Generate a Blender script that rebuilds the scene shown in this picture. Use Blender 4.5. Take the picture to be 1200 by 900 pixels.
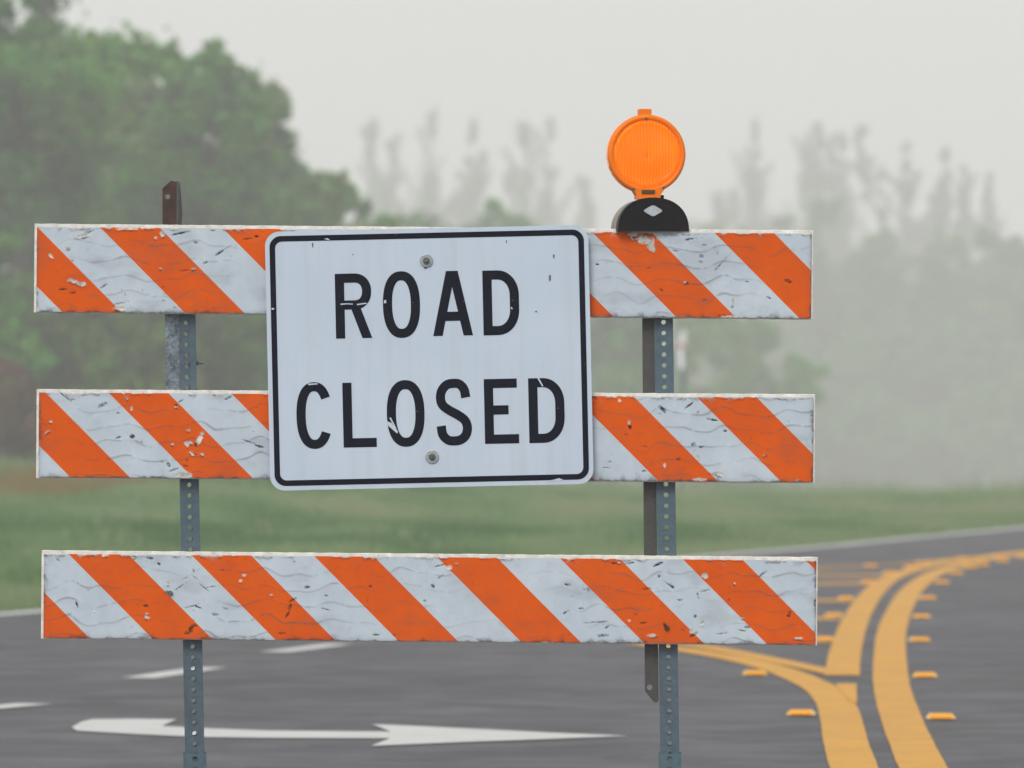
import bpy, bmesh, math, random
import numpy as np
from mathutils import Vector, Matrix

for o in list(bpy.data.objects):
    bpy.data.objects.remove(o)
S = bpy.context.scene
COL = S.collection
R = math.radians
random.seed(7)
rng = np.random.default_rng(11)

# ------------------------------------------------------------------ camera, sky, sun, exposure
F = 7000.0            # focal length in photo pixels (1200 wide)
CAMH = 1.04           # camera height
HOR = 505.0           # row of the horizon in the photo
DB = 14.0             # distance to the barricade

cam_d = bpy.data.cameras.new("camera")
cam = bpy.data.objects.new("camera", cam_d)
COL.objects.link(cam)
cam.location = (0, 0, CAMH)
cam.rotation_euler = (R(90), 0, 0)
cam_d.sensor_width = 36
cam_d.lens = 36 * F / 1200
cam_d.shift_y = (HOR - 450) / 1200
cam_d.clip_start = 0.1
cam_d.clip_end = 3000
cam_d.dof.use_dof = True
cam_d.dof.focus_distance = DB
cam_d.dof.aperture_fstop = 7.4
S.camera = cam

SUN_EL, SUN_AZ = 42, 200      # degrees; azimuth clockwise from +Y: behind the camera, a little left
w = bpy.data.worlds.new("World")
S.world = w
w.use_nodes = True
nt = w.node_tree
nt.nodes.clear()
wo = nt.nodes.new("ShaderNodeOutputWorld")
bg = nt.nodes.new("ShaderNodeBackground")
sky = nt.nodes.new("ShaderNodeTexSky")
sky.sky_type = 'NISHITA'
sky.sun_disc = False
sky.sun_elevation = R(SUN_EL)
sky.sun_rotation = R(SUN_AZ)
sky.dust_density = 4.0
sky.air_density = 1.0
hs = nt.nodes.new("ShaderNodeHueSaturation")
hs.inputs['Saturation'].default_value = 0.35
mx = nt.nodes.new("ShaderNodeMixRGB")
mx.inputs[0].default_value = 0.72
mx.inputs[2].default_value = (7.05, 6.95, 6.95, 1)      # the even grey of the overcast
nt.links.new(sky.outputs[0], hs.inputs['Color'])
nt.links.new(hs.outputs[0], mx.inputs[1])
nt.links.new(mx.outputs[0], bg.inputs[0])
bg.inputs[1].default_value = 0.10
nt.links.new(bg.outputs[0], wo.inputs[0])

sun_d = bpy.data.lights.new("sun", 'SUN')
sun_d.energy = 1.4
sun_d.angle = R(25)
sun_d.color = (1, 0.97, 0.93)
sun = bpy.data.objects.new("sun", sun_d)
COL.objects.link(sun)
sd = Vector((math.sin(R(SUN_AZ)) * math.cos(R(SUN_EL)), math.cos(R(SUN_AZ)) * math.cos(R(SUN_EL)), math.sin(R(SUN_EL))))
sun.rotation_euler = sd.to_track_quat('Z', 'Y').to_euler()
sun.location = sd * 50

S.view_settings.view_transform = 'Standard'
S.view_settings.look = 'None'
S.view_settings.exposure = 0.5
S.view_settings.gamma = 1
S.view_settings.use_curve_mapping = False
S.render.engine = 'CYCLES'
S.cycles.use_denoising = True
S.cycles.max_bounces = 8
S.cycles.diffuse_bounces = 6
S.cycles.volume_bounces = 3
S.cycles.transparent_max_bounces = 8
S.cycles.sample_clamp_indirect = 4

FOG_DENSITY = 0.0020

# ------------------------------------------------------------------ helpers
def P(px, py, Y):
    """point seen at photo pixel px, py at depth Y"""
    return Vector(((px - 600) * Y / F, Y, CAMH - (py - HOR) * Y / F))

def G(px, py, z=0.0):
    """point of the level z seen at photo pixel px, py"""
    Y = F * (CAMH - z) / (py - HOR)
    return Vector(((px - 600) * Y / F, Y, z))

def tag(o, label=None, cat=None, group=None, kind=None):
    if label: o['label'] = label
    if cat: o['category'] = cat
    if group: o['group'] = group
    if kind: o['kind'] = kind
    return o

def empty(name, loc, rz=0):
    o = bpy.data.objects.new(name, None)
    o.empty_display_size = 0.1
    COL.objects.link(o)
    o.location = loc
    o.rotation_euler = (0, 0, rz)
    return o

def link(name, me, mats=None, parent=None, loc=(0, 0, 0), rot=(0, 0, 0)):
    if mats is not None:
        for m in (mats if isinstance(mats, (list, tuple)) else [mats]):
            me.materials.append(m)
    o = bpy.data.objects.new(name, me)
    COL.objects.link(o)
    o.location = loc
    o.rotation_euler = rot
    if parent: o.parent = parent
    return o

def np_mesh(name, verts, faces, smooth=False, attrs=None, mat_idx=None):
    """verts (N,3) array, faces (M,k) array"""
    me = bpy.data.meshes.new(name)
    verts = np.asarray(verts, dtype=np.float32)
    faces = np.asarray(faces, dtype=np.int32)
    m, k = faces.shape
    me.vertices.add(len(verts))
    me.vertices.foreach_set('co', verts.ravel())
    me.loops.add(m * k)
    me.loops.foreach_set('vertex_index', faces.ravel())
    me.polygons.add(m)
    me.polygons.foreach_set('loop_start', np.arange(0, m * k, k, dtype=np.int32))
    me.polygons.foreach_set('loop_total', np.full(m, k, dtype=np.int32))
    me.polygons.foreach_set('use_smooth', np.full(m, smooth, dtype=bool))
    if mat_idx is not None:
        me.polygons.foreach_set('material_index', np.asarray(mat_idx, dtype=np.int32))
    if attrs:
        for an, arr in attrs.items():
            a = me.attributes.new(an, 'FLOAT', 'POINT')
            a.data.foreach_set('value', np.asarray(arr, dtype=np.float32).ravel())
    me.update(calc_edges=True)
    return me

def bm_mesh(bm, name, smooth=False):
    bmesh.ops.recalc_face_normals(bm, faces=bm.faces)
    if smooth:
        for f in bm.faces: f.smooth = True
    me = bpy.data.meshes.new(name)
    bm.to_mesh(me)
    bm.free()
    return me

def bm_box(bm, c, s, mat=None):
    r = bmesh.ops.create_cube(bm, size=1.0)
    M = Matrix.Translation(c) @ Matrix.Diagonal((s[0], s[1], s[2], 1))
    bmesh.ops.transform(bm, matrix=M if mat is None else mat @ M, verts=r['verts'])
    return r['verts']

def bm_cyl(bm, c, r, h, axis='Y', seg=24, r2=None):
    q = bmesh.ops.create_cone(bm, cap_ends=True, segments=seg, radius1=r, radius2=r if r2 is None else r2, depth=h)
    rot = {'Z': Matrix.Identity(4), 'Y': Matrix.Rotation(R(90), 4, 'X'), 'X': Matrix.Rotation(R(90), 4, 'Y')}[axis]
    bmesh.ops.transform(bm, matrix=Matrix.Translation(c) @ rot, verts=q['verts'])
    return q['verts']

def bm_prism(bm, pts, y0, y1):
    """pts: outline in (x,z); extruded from y0 to y1"""
    a = [bm.verts.new((x, y0, z)) for x, z in pts]
    b = [bm.verts.new((x, y1, z)) for x, z in pts]
    n = len(pts)
    bm.faces.new(a)
    bm.faces.new(b[::-1])
    for i in range(n):
        j = (i + 1) % n
        bm.faces.new((a[i], b[i], b[j], a[j]))

def bevel(bm, w=0.001, seg=2, angle=40):
    es = [e for e in bm.edges if len(e.link_faces) == 2 and e.calc_face_angle(0) > R(angle)]
    bmesh.ops.bevel(bm, geom=es, offset=w, segments=seg, affect='EDGES', profile=0.6)

def noise2(shape, cell, seed, octaves=1):
    """smooth value noise on a grid of the given shape (rows, cols), roughly 0..1"""
    r = np.random.default_rng(seed)
    out = np.zeros(shape); amp = 1; tot = 0
    for _ in range(octaves):
        cy, cx = (cell if isinstance(cell, tuple) else (cell, cell))
        gh, gw = int(shape[0] / cy) + 3, int(shape[1] / cx) + 3
        g = r.random((gh, gw))
        y = np.arange(shape[0]) / cy; x = np.arange(shape[1]) / cx
        y0 = y.astype(int); x0 = x.astype(int)
        fy = (y - y0); fx = (x - x0)
        fy = (fy * fy * (3 - 2 * fy))[:, None]; fx = (fx * fx * (3 - 2 * fx))[None, :]
        a = g[np.ix_(y0, x0)]; b = g[np.ix_(y0, x0 + 1)]; c = g[np.ix_(y0 + 1, x0)]; d = g[np.ix_(y0 + 1, x0 + 1)]
        out += amp * ((a * (1 - fx) + b * fx) * (1 - fy) + (c * (1 - fx) + d * fx) * fy)
        tot += amp; amp *= 0.5
        cell = (max(cy / 2, 1.01), max(cx / 2, 1.01))
    return out / tot

def smooth(a, b, x):
    t = np.clip((np.asarray(x, dtype=float) - a) / (b - a), 0, 1)
    return t * t * (3 - 2 * t)

# ------------------------------------------------------------------ materials
class NT:
    def __init__(self, name):
        self.m = bpy.data.materials.new(name)
        self.m.use_nodes = True
        self.t = self.m.node_tree
        self.b = self.t.nodes['Principled BSDF']
        self.out = self.t.nodes['Material Output']
        self._co = None
    def n(self, kind, **kw):
        x = self.t.nodes.new(kind)
        for k, v in kw.items(): setattr(x, k, v)
        return x
    def l(self, a, b): self.t.links.new(a, b)
    def co(self):
        if not self._co: self._co = self.n('ShaderNodeTexCoord').outputs['Object']
        return self._co
    def noise(self, scale, detail=4, rough=0.55, vec=None, stretch=None, dist=0.0):
        x = self.n('ShaderNodeTexNoise')
        x.inputs['Scale'].default_value = scale
        x.inputs['Detail'].default_value = detail
        x.inputs['Roughness'].default_value = rough
        x.inputs['Distortion'].default_value = dist
        v = vec or self.co()
        if stretch:
            mp = self.n('ShaderNodeMapping')
            mp.inputs['Scale'].default_value = stretch
            self.l(v, mp.inputs['Vector']); v = mp.outputs[0]
        self.l(v, x.inputs['Vector'])
        return x.outputs['Fac']
    def ramp(self, src, stops):
        r = self.n('ShaderNodeValToRGB')
        e = r.color_ramp.elements
        while len(e) < len(stops): e.new(0.5)
        for i, (p, c) in enumerate(stops):
            e[i].position = p
            e[i].color = (c, c, c, 1) if isinstance(c, (int, float)) else (*c, 1)
        self.l(src, r.inputs[0])
        return r.outputs[0]
    def mix(self, fac, a, b, mode='MIX'):
        x = self.n('ShaderNodeMixRGB', blend_type=mode)
        for i, v in ((0, fac), (1, a), (2, b)):
            if isinstance(v, (int, float)): x.inputs[i].default_value = v if i == 0 else (v, v, v, 1)
            elif isinstance(v, tuple): x.inputs[i].default_value = (*v, 1)
            else: self.l(v, x.inputs[i])
        return x.outputs[0]
    def attr(self, name):
        a = self.n('ShaderNodeAttribute'); a.attribute_name = name
        return a.outputs['Fac']
    def math(self, op, a, b=None, c=None):
        x = self.n('ShaderNodeMath', operation=op)
        for i, v in enumerate((a, b, c)):
            if v is None: continue
            if isinstance(v, (int, float)): x.inputs[i].default_value = v
            else: self.l(v, x.inputs[i])
        return x.outputs[0]
    def bump(self, h, strength=0.3, dist=0.01):
        b = self.n('ShaderNodeBump')
        b.inputs['Strength'].default_value = strength
        b.inputs['Distance'].default_value = dist
        self.l(h, b.inputs['Height'])
        self.l(b.outputs[0], self.b.inputs['Normal'])
    def set(self, color=None, rough=None, metal=None, spec=None, **kw):
        for k, v in (('Base Color', color), ('Roughness', rough), ('Metallic', metal), ('Specular IOR Level', spec)):
            if v is None: continue
            if isinstance(v, tuple): self.b.inputs[k].default_value = (*v, 1)
            elif isinstance(v, (int, float)): self.b.inputs[k].default_value = v
            else: self.l(v, self.b.inputs[k])
        return self

def m_asphalt():
    t = NT('asphalt')
    big = t.noise(0.35, 5, 0.6)
    mid = t.noise(2.2, 5, 0.6, dist=0.6)
    fine = t.noise(160, 3, 0.7)
    tyre = t.noise(0.9, 3, 0.5, stretch=(2.2, 0.25, 1))
    c = t.ramp(big, [(0.3, (0.041, 0.041, 0.048)), (0.7, (0.077, 0.076, 0.085))])
    c = t.mix(t.ramp(mid, [(0.42, 0.0), (0.68, 0.65)]), c, (0.036, 0.035, 0.039))
    spot = t.noise(9, 4, 0.7)
    c = t.mix(t.ramp(spot, [(0.60, 0.0), (0.72, 0.5)]), c, (0.105, 0.104, 0.108))
    c = t.mix(t.ramp(tyre, [(0.45, 0.0), (0.7, 0.35)]), c, (0.06, 0.058, 0.06))
    c = t.mix(0.5, c, t.ramp(fine, [(0.3, 0.22), (0.75, 0.85)]), 'OVERLAY')
    rg = t.ramp(mid, [(0.3, 0.5), (0.75, 0.68)])
    t.set(c, rg, spec=0.32)
    t.bump(t.noise(220, 2, 0.6), 0.5, 0.004)
    return t.m

def m_paint(name, col, dirt, wear=0.5):
    t = NT(name)
    n = t.noise(5, 6, 0.65)
    f = t.noise(120, 3, 0.7)
    s = t.noise(1.3, 4, 0.6)
    c = t.mix(t.ramp(n, [(0.4, 0.0), (0.75, wear)]), col, dirt)
    c = t.mix(t.ramp(s, [(0.42, 0.0), (0.72, wear * 0.5)]), c, dirt)
    c = t.mix(t.ramp(f, [(0.62, 0.0), (0.72, 0.6)]), c, (0.10, 0.09, 0.08))
    t.set(c, 0.6, spec=0.3)
    t.bump(f, 0.3, 0.003)
    return t.m

def m_grass_ground():
    t = NT('grass_soil')
    a = t.noise(0.5, 5, 0.6); b = t.noise(6, 4, 0.7)
    c = t.ramp(a, [(0.3, (0.11, 0.16, 0.075)), (0.55, (0.16, 0.21, 0.11)), (0.75, (0.21, 0.23, 0.14))])
    c = t.mix(t.ramp(b, [(0.45, 0.0), (0.7, 0.6)]), c, (0.045, 0.055, 0.025))
    c = t.mix(t.attr('red'), c, (0.13, 0.066, 0.05))
    t.set(c, 0.9, spec=0.2)
    t.bump(b, 0.6, 0.05)
    return t.m

def m_leaf(name, stops, trans=0.5):
    t = NT(name)
    stops = [(p, (c[0] * 1.15, min(0.42, c[1] * 1.55), c[2] * 0.9)) for p, c in stops]
    c = t.ramp(t.attr('tone'), stops)
    t.set(c, 0.6, spec=0.25)
    tr = t.n('ShaderNodeBsdfTranslucent')
    t.l(c, tr.inputs['Color'])
    ms = t.n('ShaderNodeMixShader')
    ms.inputs[0].default_value = trans
    t.l(t.b.outputs[0], ms.inputs[1]); t.l(tr.outputs[0], ms.inputs[2])
    t.l(ms.outputs[0], t.out.inputs['Surface'])
    return t.m

def m_bark():
    t = NT('bark')
    n = t.noise(9, 5, 0.65, stretch=(1, 1, 0.25))
    t.set(t.ramp(n, [(0.3, (0.06, 0.05, 0.042)), (0.7, (0.16, 0.14, 0.12))]), 0.9, spec=0.2)
    t.bump(n, 0.7, 0.03)
    return t.m

def m_galv(name, base=(0.055, 0.09, 0.115), light=(0.11, 0.155, 0.185), rust=0.35, metal=0.35, spangle=30, contrast=1.0):
    t = NT(name)
    v = t.n('ShaderNodeTexVoronoi'); v.inputs['Scale'].default_value = spangle * 7
    t.l(t.co(), v.inputs['Vector'])
    n = t.noise(spangle * 2, 5, 0.7)
    k = t.math('ADD', t.math('MULTIPLY', v.outputs['Color'], 0.25), t.math('MULTIPLY', n, 0.8))
    c = t.ramp(k, [(0.5 - 0.22 / contrast, base), (0.5 + 0.3 / contrast, light)])
    d = t.noise(11, 6, 0.7, stretch=(1, 1, 0.35))
    c = t.mix(t.ramp(d, [(0.5, 0.0), (0.75, 0.6)]), c, (0.07, 0.075, 0.08))
    r = t.noise(17, 6, 0.7)
    c = t.mix(t.ramp(r, [(0.64, 0.0), (0.76, rust)]), c, (0.10, 0.045, 0.022))
    t.set(c, t.ramp(n, [(0.3, 0.42), (0.7, 0.65)]), metal=metal, spec=0.4)
    t.bump(n, 0.15, 0.001)
    return t.m

def m_rust():
    t = NT('rusty_steel')
    n = t.noise(26, 6, 0.7); q = t.noise(90, 4, 0.7)
    c = t.ramp(n, [(0.3, (0.028, 0.018, 0.016)), (0.55, (0.06, 0.03, 0.022)), (0.75, (0.13, 0.06, 0.035))])
    c = t.mix(t.ramp(q, [(0.5, 0), (0.8, 0.4)]), c, (0.09, 0.09, 0.1))
    t.set(c, 0.8, spec=0.25)
    t.bump(q, 0.4, 0.001)
    return t.m

def m_plain(name, col, rough=0.5, metal=0.0, var=0.25, scale=30, spec=0.4, bump=0.1):
    t = NT(name)
    n = t.noise(scale, 5, 0.65)
    d = tuple(x * (1 - var) for x in col); u = tuple(min(1, x * (1 + var * 0.6)) for x in col)
    t.set(t.ramp(n, [(0.3, d), (0.7, u)]), rough, metal=metal, spec=spec)
    t.bump(n, bump, 0.001)
    return t.m

def m_sheeting():
    """orange and white reflective sheeting; the stripes come from the attribute s, wear from marks in the mesh"""
    t = NT('striped_sheeting')
    st = t.math('LESS_THAN', t.math('MODULO', t.math('ADD', t.attr('s'), 10.0), 1.0), 0.487)
    fine = t.noise(55, 5, 0.7)
    big = t.noise(7, 4, 0.6)
    wht = t.ramp(big, [(0.3, (0.455, 0.53, 0.60)), (0.7, (0.53, 0.605, 0.67))])
    org = t.ramp(big, [(0.3, (0.63, 0.084, 0.0)), (0.7, (0.71, 0.102, 0.0))])
    c = t.mix(st, wht, org)
    c = t.mix(t.ramp(fine, [(0.6, 0.0), (0.85, 0.35)]), c, (0.2, 0.17, 0.16))
    c = t.mix(t.attr('dirt'), c, (0.10, 0.085, 0.08))
    c = t.mix(t.attr('chip'), c, t.ramp(fine, [(0.35, (0.34, 0.33, 0.30)), (0.65, (0.72, 0.72, 0.69))]))
    c = t.mix(t.attr('dark'), c, (0.022, 0.018, 0.018))
    t.set(c, 0.5, spec=0.06)
    t.bump(fine, 0.06, 0.001)
    return t.m

def m_sign_white():
    t = NT('sign_sheeting')
    n = t.noise(4, 4, 0.6)
    streak = t.noise(26, 4, 0.65, stretch=(1, 1, 0.05))
    f = t.noise(70, 5, 0.75)
    c = t.ramp(n, [(0.3, (0.46, 0.545, 0.64)), (0.7, (0.51, 0.595, 0.69))])
    c = t.mix(t.ramp(streak, [(0.48, 0.0), (0.75, 0.42)]), c, (0.42, 0.47, 0.54))
    c = t.mix(t.ramp(f, [(0.70, 0.0), (0.76, 0.6)]), c, (0.30, 0.29, 0.27))
    t.set(c, 0.4, spec=0.2)
    return t.m

def m_sign_black():
    t = NT('sign_black')
    f = t.noise(60, 6, 0.8)
    c = t.mix(t.ramp(f, [(0.665, 0.0), (0.70, 0.85)]), (0.003, 0.005, 0.013), (0.45, 0.49, 0.55))
    t.set(c, 0.6, spec=0.06)
    return t.m

def m_lens():
    t = NT('amber_lens')
    n = t.noise(22, 3, 0.5)
    wv = t.n('ShaderNodeTexWave'); wv.inputs['Scale'].default_value = 42; wv.bands_direction = 'X'
    t.l(t.co(), wv.inputs['Vector'])
    c = t.ramp(n, [(0.3, (0.95, 0.20, 0.0)), (0.7, (1.0, 0.29, 0.0))])
    t.set(c, 0.24, spec=0.4)
    t.b.inputs['Transmission Weight'].default_value = 0.55
    t.b.inputs['IOR'].default_value = 1.3
    t.bump(wv.outputs['Fac'], 0.9, 0.005)
    t.b.inputs['Coat Weight'].default_value = 0.12
    t.b.inputs['Coat Roughness'].default_value = 0.12
    t.b.inputs['Emission Color'].default_value = (1.0, 0.22, 0.0, 1)
    t.b.inputs['Emission Strength'].default_value = 0.26  # weak added glow, lifts the amber towards its backlit brightness
    return t.m

M = dict(
    asphalt=m_asphalt(),
    yellow=m_paint('yellow_road_paint', (0.60, 0.30, 0.018), (0.38, 0.20, 0.045), 0.55),
    white=m_paint('white_road_paint', (0.54, 0.55, 0.535), (0.36, 0.36, 0.35), 0.4),
    edge=m_paint('edge_paint', (0.55, 0.58, 0.58), (0.30, 0.31, 0.30), 0.6),
    soil=m_grass_ground(),
    bark=m_bark(),
    galv=m_galv('galvanised_steel'),
    sleeve=m_galv('galvanised_sleeve', (0.055, 0.105, 0.13), (0.11, 0.175, 0.21)),
    mottled=m_galv('mottled_zinc', (0.055, 0.08, 0.10), (0.25, 0.30, 0.34), 0.2, 0.35, 26, 1.5),
    brace=m_galv('dark_steel', (0.045, 0.045, 0.042), (0.085, 0.083, 0.076), 0.35, 0.25),
    rust=m_rust(),
    sheeting=m_sheeting(),
    board=m_plain('white_board_paint', (0.74, 0.73, 0.68), 0.6, 0, 0.3, 45),
    sign_white=m_sign_white(),
    sign_black=m_sign_black(),
    zinc=m_plain('zinc_washer', (0.36, 0.40, 0.41), 0.45, 0.6, 0.35, 160),
    bolt=m_plain('weathered_bolt', (0.13, 0.14, 0.145), 0.6, 0.6, 0.5, 200),
    stain=m_plain('grime', (0.13, 0.115, 0.10), 0.8),
    lens=m_lens(),
    amber=m_plain('amber_plastic', (0.86, 0.185, 0.001), 0.45, 0, 0.08, 25, 0.25),
    black=m_plain('black_plastic', (0.006, 0.006, 0.008), 0.5, 0, 0.3, 60, 0.15),
    tan=m_plain('weathered_casing', (0.25, 0.225, 0.19), 0.55, 0, 0.35, 60),
    silver=m_plain('grey_reflector', (0.42, 0.46, 0.50), 0.4, 0, 0.2, 90),
    marker=m_plain('marker_plastic', (0.74, 0.40, 0.06), 0.5, 0, 0.2, 60),
    markerface=m_plain('amber_reflector', (0.78, 0.33, 0.008), 0.35, 0, 0.2, 120),
    markerend=m_plain('marker_casing', (0.66, 0.58, 0.40), 0.5, 0, 0.2, 60),
    post_white=m_plain('white_reflector', (0.75, 0.74, 0.80), 0.4, 0, 0.1, 40),
    post_red=m_plain('red_reflector', (0.55, 0.10, 0.09), 0.4, 0, 0.15, 40),
    leafA=m_leaf('leaf_green', [(0.0, (0.045, 0.085, 0.045)), (0.3, (0.06, 0.17, 0.045)), (0.6, (0.10, 0.25, 0.05)), (0.85, (0.16, 0.27, 0.06)), (1.0, (0.18, 0.15, 0.11))]),
    leafB=m_leaf('leaf_olive', [(0.0, (0.05, 0.08, 0.05)), (0.4, (0.085, 0.17, 0.055)), (0.75, (0.145, 0.23, 0.075)), (1.0, (0.19, 0.16, 0.13))]),
    leafC=m_leaf('leaf_shrub', [(0.0, (0.06, 0.06, 0.05)), (0.35, (0.08, 0.13, 0.045)), (0.65, (0.12, 0.21, 0.05)), (0.85, (0.15, 0.125, 0.095)), (1.0, (0.15, 0.10, 0.085))]),
    leafRed=m_leaf('leaf_red', [(0.0, (0.05, 0.02, 0.02)), (0.5, (0.16, 0.045, 0.05)), (1.0, (0.10, 0.10, 0.04))]),
    needle=m_leaf('pine_needles', [(0.0, (0.03, 0.04, 0.03)), (1.0, (0.07, 0.085, 0.055))], 0.2),
    blade=m_leaf('grass_blades', [(0.0, (0.095, 0.135, 0.09)), (0.5, (0.18, 0.21, 0.16)), (0.8, (0.28, 0.25, 0.25)), (1.0, (0.24, 0.15, 0.11))], 0.5),
)

# ------------------------------------------------------------------ the ground: road, verge, painted markings
EDGE = np.array([(-60, -30.3), (0, -12.9), (20, -7.05), (34.2, -2.93), (44, -0.1), (50.9, 1.86), (53.9, 2.72), (58, 3.75), (65, 5.57),
                 (75, 8.5), (90, 13.6), (120, 25), (200, 60), (700, 285)])
def x_edge(y):
    return np.interp(y, EDGE[:, 0], EDGE[:, 1])

def ground_z(x, y):
    x = np.asarray(x, float); y = np.asarray(y, float)
    e = (x_edge(y) - x) * 0.955            # metres beyond the left edge of the road
    A = np.interp(y, [0, 60, 85, 100, 120, 150, 190, 270, 375, 500, 800], [0.05, 0.06, 0.03, -0.1, -0.33, -0.67, -1.13, -2.05, -3.2, -4.6, -5.5])
    A = A + np.interp(y, [0, 34, 60, 80, 100, 120, 150, 200, 300], [0.3, 0.35, 0.42, 0.46, 0.5, 0.55, 0.6, 0.3, 0]) * smooth(3.5, -4.5, x)     # the bank is higher on the left
    h = A * smooth(0.0, 15.0, e) + 0.03 * np.sin(x * 1.7 + y * 0.6) * smooth(1, 4, e) + 0.03 * np.sin(x * 0.8 - y * 0.41) * smooth(1, 4, e)
    return np.where(e < 0.0, -0.05, h - 0.05 * (1 - smooth(0, 0.5, e)) + 0.0)

def build_ground():
    ys = np.concatenate([np.arange(-40, 24, 4), np.arange(24, 110, 0.8), np.arange(110, 260, 3), np.arange(260, 841, 20)])
    t = np.concatenate([np.linspace(-1, -0.12, 14)[:-1], np.linspace(-0.12, 0.0, 61)[:-1], np.linspace(0, 1, 16)])
    V = []; red = []
    for y in ys:
        xe = float(x_edge(y))
        xs = np.where(t < 0, xe + t * (xe + 165.0), xe + t * (165.0 - xe) if xe < 165 else xe + t * 20)
        if xe > 140:
            xs = np.linspace(-165, 165, len(t))
        z = ground_z(xs, np.full_like(xs, y))
        V.append(np.stack([xs, np.full_like(xs, y), z], 1))
        d = ((xs + 5.6 - 0.04 * (y - 68)) / 1.3) ** 2 + ((y - 68) / 10.0) ** 2
        red.append(np.clip(1.25 - d, 0, 0.75))
    V = np.concatenate(V); red = np.concatenate(red)
    nx = len(t); ny = len(ys)
    i = np.arange(ny - 1)[:, None] * nx + np.arange(nx - 1)[None, :]
    Fc = np.stack([i, i + 1, i + 1 + nx, i + nx], -1).reshape(-1, 4)
    o = link('ground', np_mesh('ground', V, Fc, True, {'red': red}), M['soil'])
    tag(o, kind='structure')
    # asphalt: from the left edge to far beyond the right of the picture, about 3 cm thick
    ys = np.concatenate([np.arange(-38, 24, 4), np.arange(24, 90, 1.5), np.arange(90, 150, 5)])
    bm = bmesh.new()
    rows = []
    for y in ys:
        xe = float(x_edge(y))
        wv = 0.025 * math.sin(y * 2.3) + 0.02 * math.sin(y * 5.1)
        rows.append([bm.verts.new((xe + wv + 0.02, y, -0.06)), bm.verts.new((xe + wv, y, 0.0)), bm.verts.new((xe + 7, y, 0.0)),
                     bm.verts.new((xe + 45, y, 0.0)), bm.verts.new((xe + 45, y, -0.06))])
    for a, b in zip(rows, rows[1:]):
        for k in range(4):
            bm.faces.new((a[k], a[k + 1], b[k + 1], b[k]))
    tag(link('road', bm_mesh(bm, 'road'), M['asphalt']), kind='structure')
build_ground()

def catmull(pts, n=10):
    pts = [Vector(p) for p in pts]
    q = [pts[0] * 2 - pts[1]] + pts + [pts[-1] * 2 - pts[-2]]
    out = []
    for i in range(1, len(q) - 2):
        for k in range(n):
            t = k / n
            a, b, c, d = q[i - 1], q[i], q[i + 1], q[i + 2]
            out.append(0.5 * ((2 * b) + (c - a) * t + (2 * a - 5 * b + 4 * c - d) * t * t + (3 * b - a - 3 * c + d) * t ** 3))
    out.append(pts[-1])
    return out

def ribbon_mesh(name, pts, width, z):
    n = len(pts)
    V = []
    for i, p in enumerate(pts):
        d = (pts[min(i + 1, n - 1)] - pts[max(i - 1, 0)]); d.z = 0; d.normalize()
        s = Vector((d.y, -d.x, 0))
        wv = width * (1 + 0.010 * math.sin(i * 1.7) + 0.008 * math.sin(i * 0.61))
        for k in (-0.5, 0.5):
            q = p + s * wv * k
            V.append((q.x, q.y, z))
    Fc = [(2 * i, 2 * i + 1, 2 * i + 3, 2 * i + 2) for i in range(n - 1)]
    return np_mesh(name, V, Fc)

def line(name, px, width, z, mat, n=10, extend=None):
    pts = [G(x, y) for x, y in px]
    if extend: pts = [Vector(e) for e in extend] + pts
    o = link(name, ribbon_mesh(name, catmull(pts, n), width, z), mat)
    return tag(o, kind='structure')

Z7 = lambda l: [(680 + x / 2.308, 630 + y / 2.308) for x, y in l]     # coordinates read off an enlarged view
right_line = Z7([(950, 650), (925, 620), (893, 550), (872, 500), (842, 400), (838, 300), (844, 250), (862, 200), (891, 150), (930, 115), (975, 91), (1040, 71), (1120, 55), (1200, 44), (1290, 36)])
line('yellow_line', right_line, 0.150, 0.004, M['yellow'])
line('yellow_line', Z7([(708, 376), (713, 330), (722, 290), (734, 250), (757, 200), (792, 150), (833, 115), (890, 91), (960, 73), (1050, 58), (1130, 48), (1230, 37)]), 0.150, 0.0045, M['yellow'])
line('yellow_line', Z7([(765, 680), (739, 620), (717, 550), (707, 500), (690, 450), (655, 412), (600, 384), (540, 360), (450, 336), (350, 316), (270, 303), (150, 286)]), 0.150, 0.004, M['yellow'])
line('yellow_line', Z7([(706, 374), (660, 363), (600, 350), (500, 329), (400, 309), (300, 291), (160, 270)]), 0.125, 0.0055, M['yellow'])
# the corner fill where the lower line leaves the turn bay
bm = bmesh.new()
bm.faces.new([bm.verts.new((*G(*p)[:2], 0.0065)) for p in Z7([(690, 398), (747, 398), (749, 452), (720, 440)])])
tag(link('yellow_corner', bm_mesh(bm, 'yellow_corner'), M['yellow']), kind='structure')
# far boundary of the painted median and its cross bars
line('yellow_line', [(1120, 655.5), (1080, 659.5), (1045, 662), (1000, 664), (958, 666.5), (905, 673), (862, 686), (830, 704), (808, 726), (800, 752)], 0.13, 0.0035, M['yellow'])
for (x0, x1, y) in ((880, 1040, 674.5), (850, 1020, 684), (835, 996, 704), (820, 984, 725), (812, 968, 751)):
    a, b = G(x0, y + 0.6), G(x1, y)
    line('yellow_bar', [(x0, y + 0.6), ((x0 + x1) / 2, y + 0.3), (x1, y)], 0.5, 0.003, M['yellow'], 2)
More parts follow.
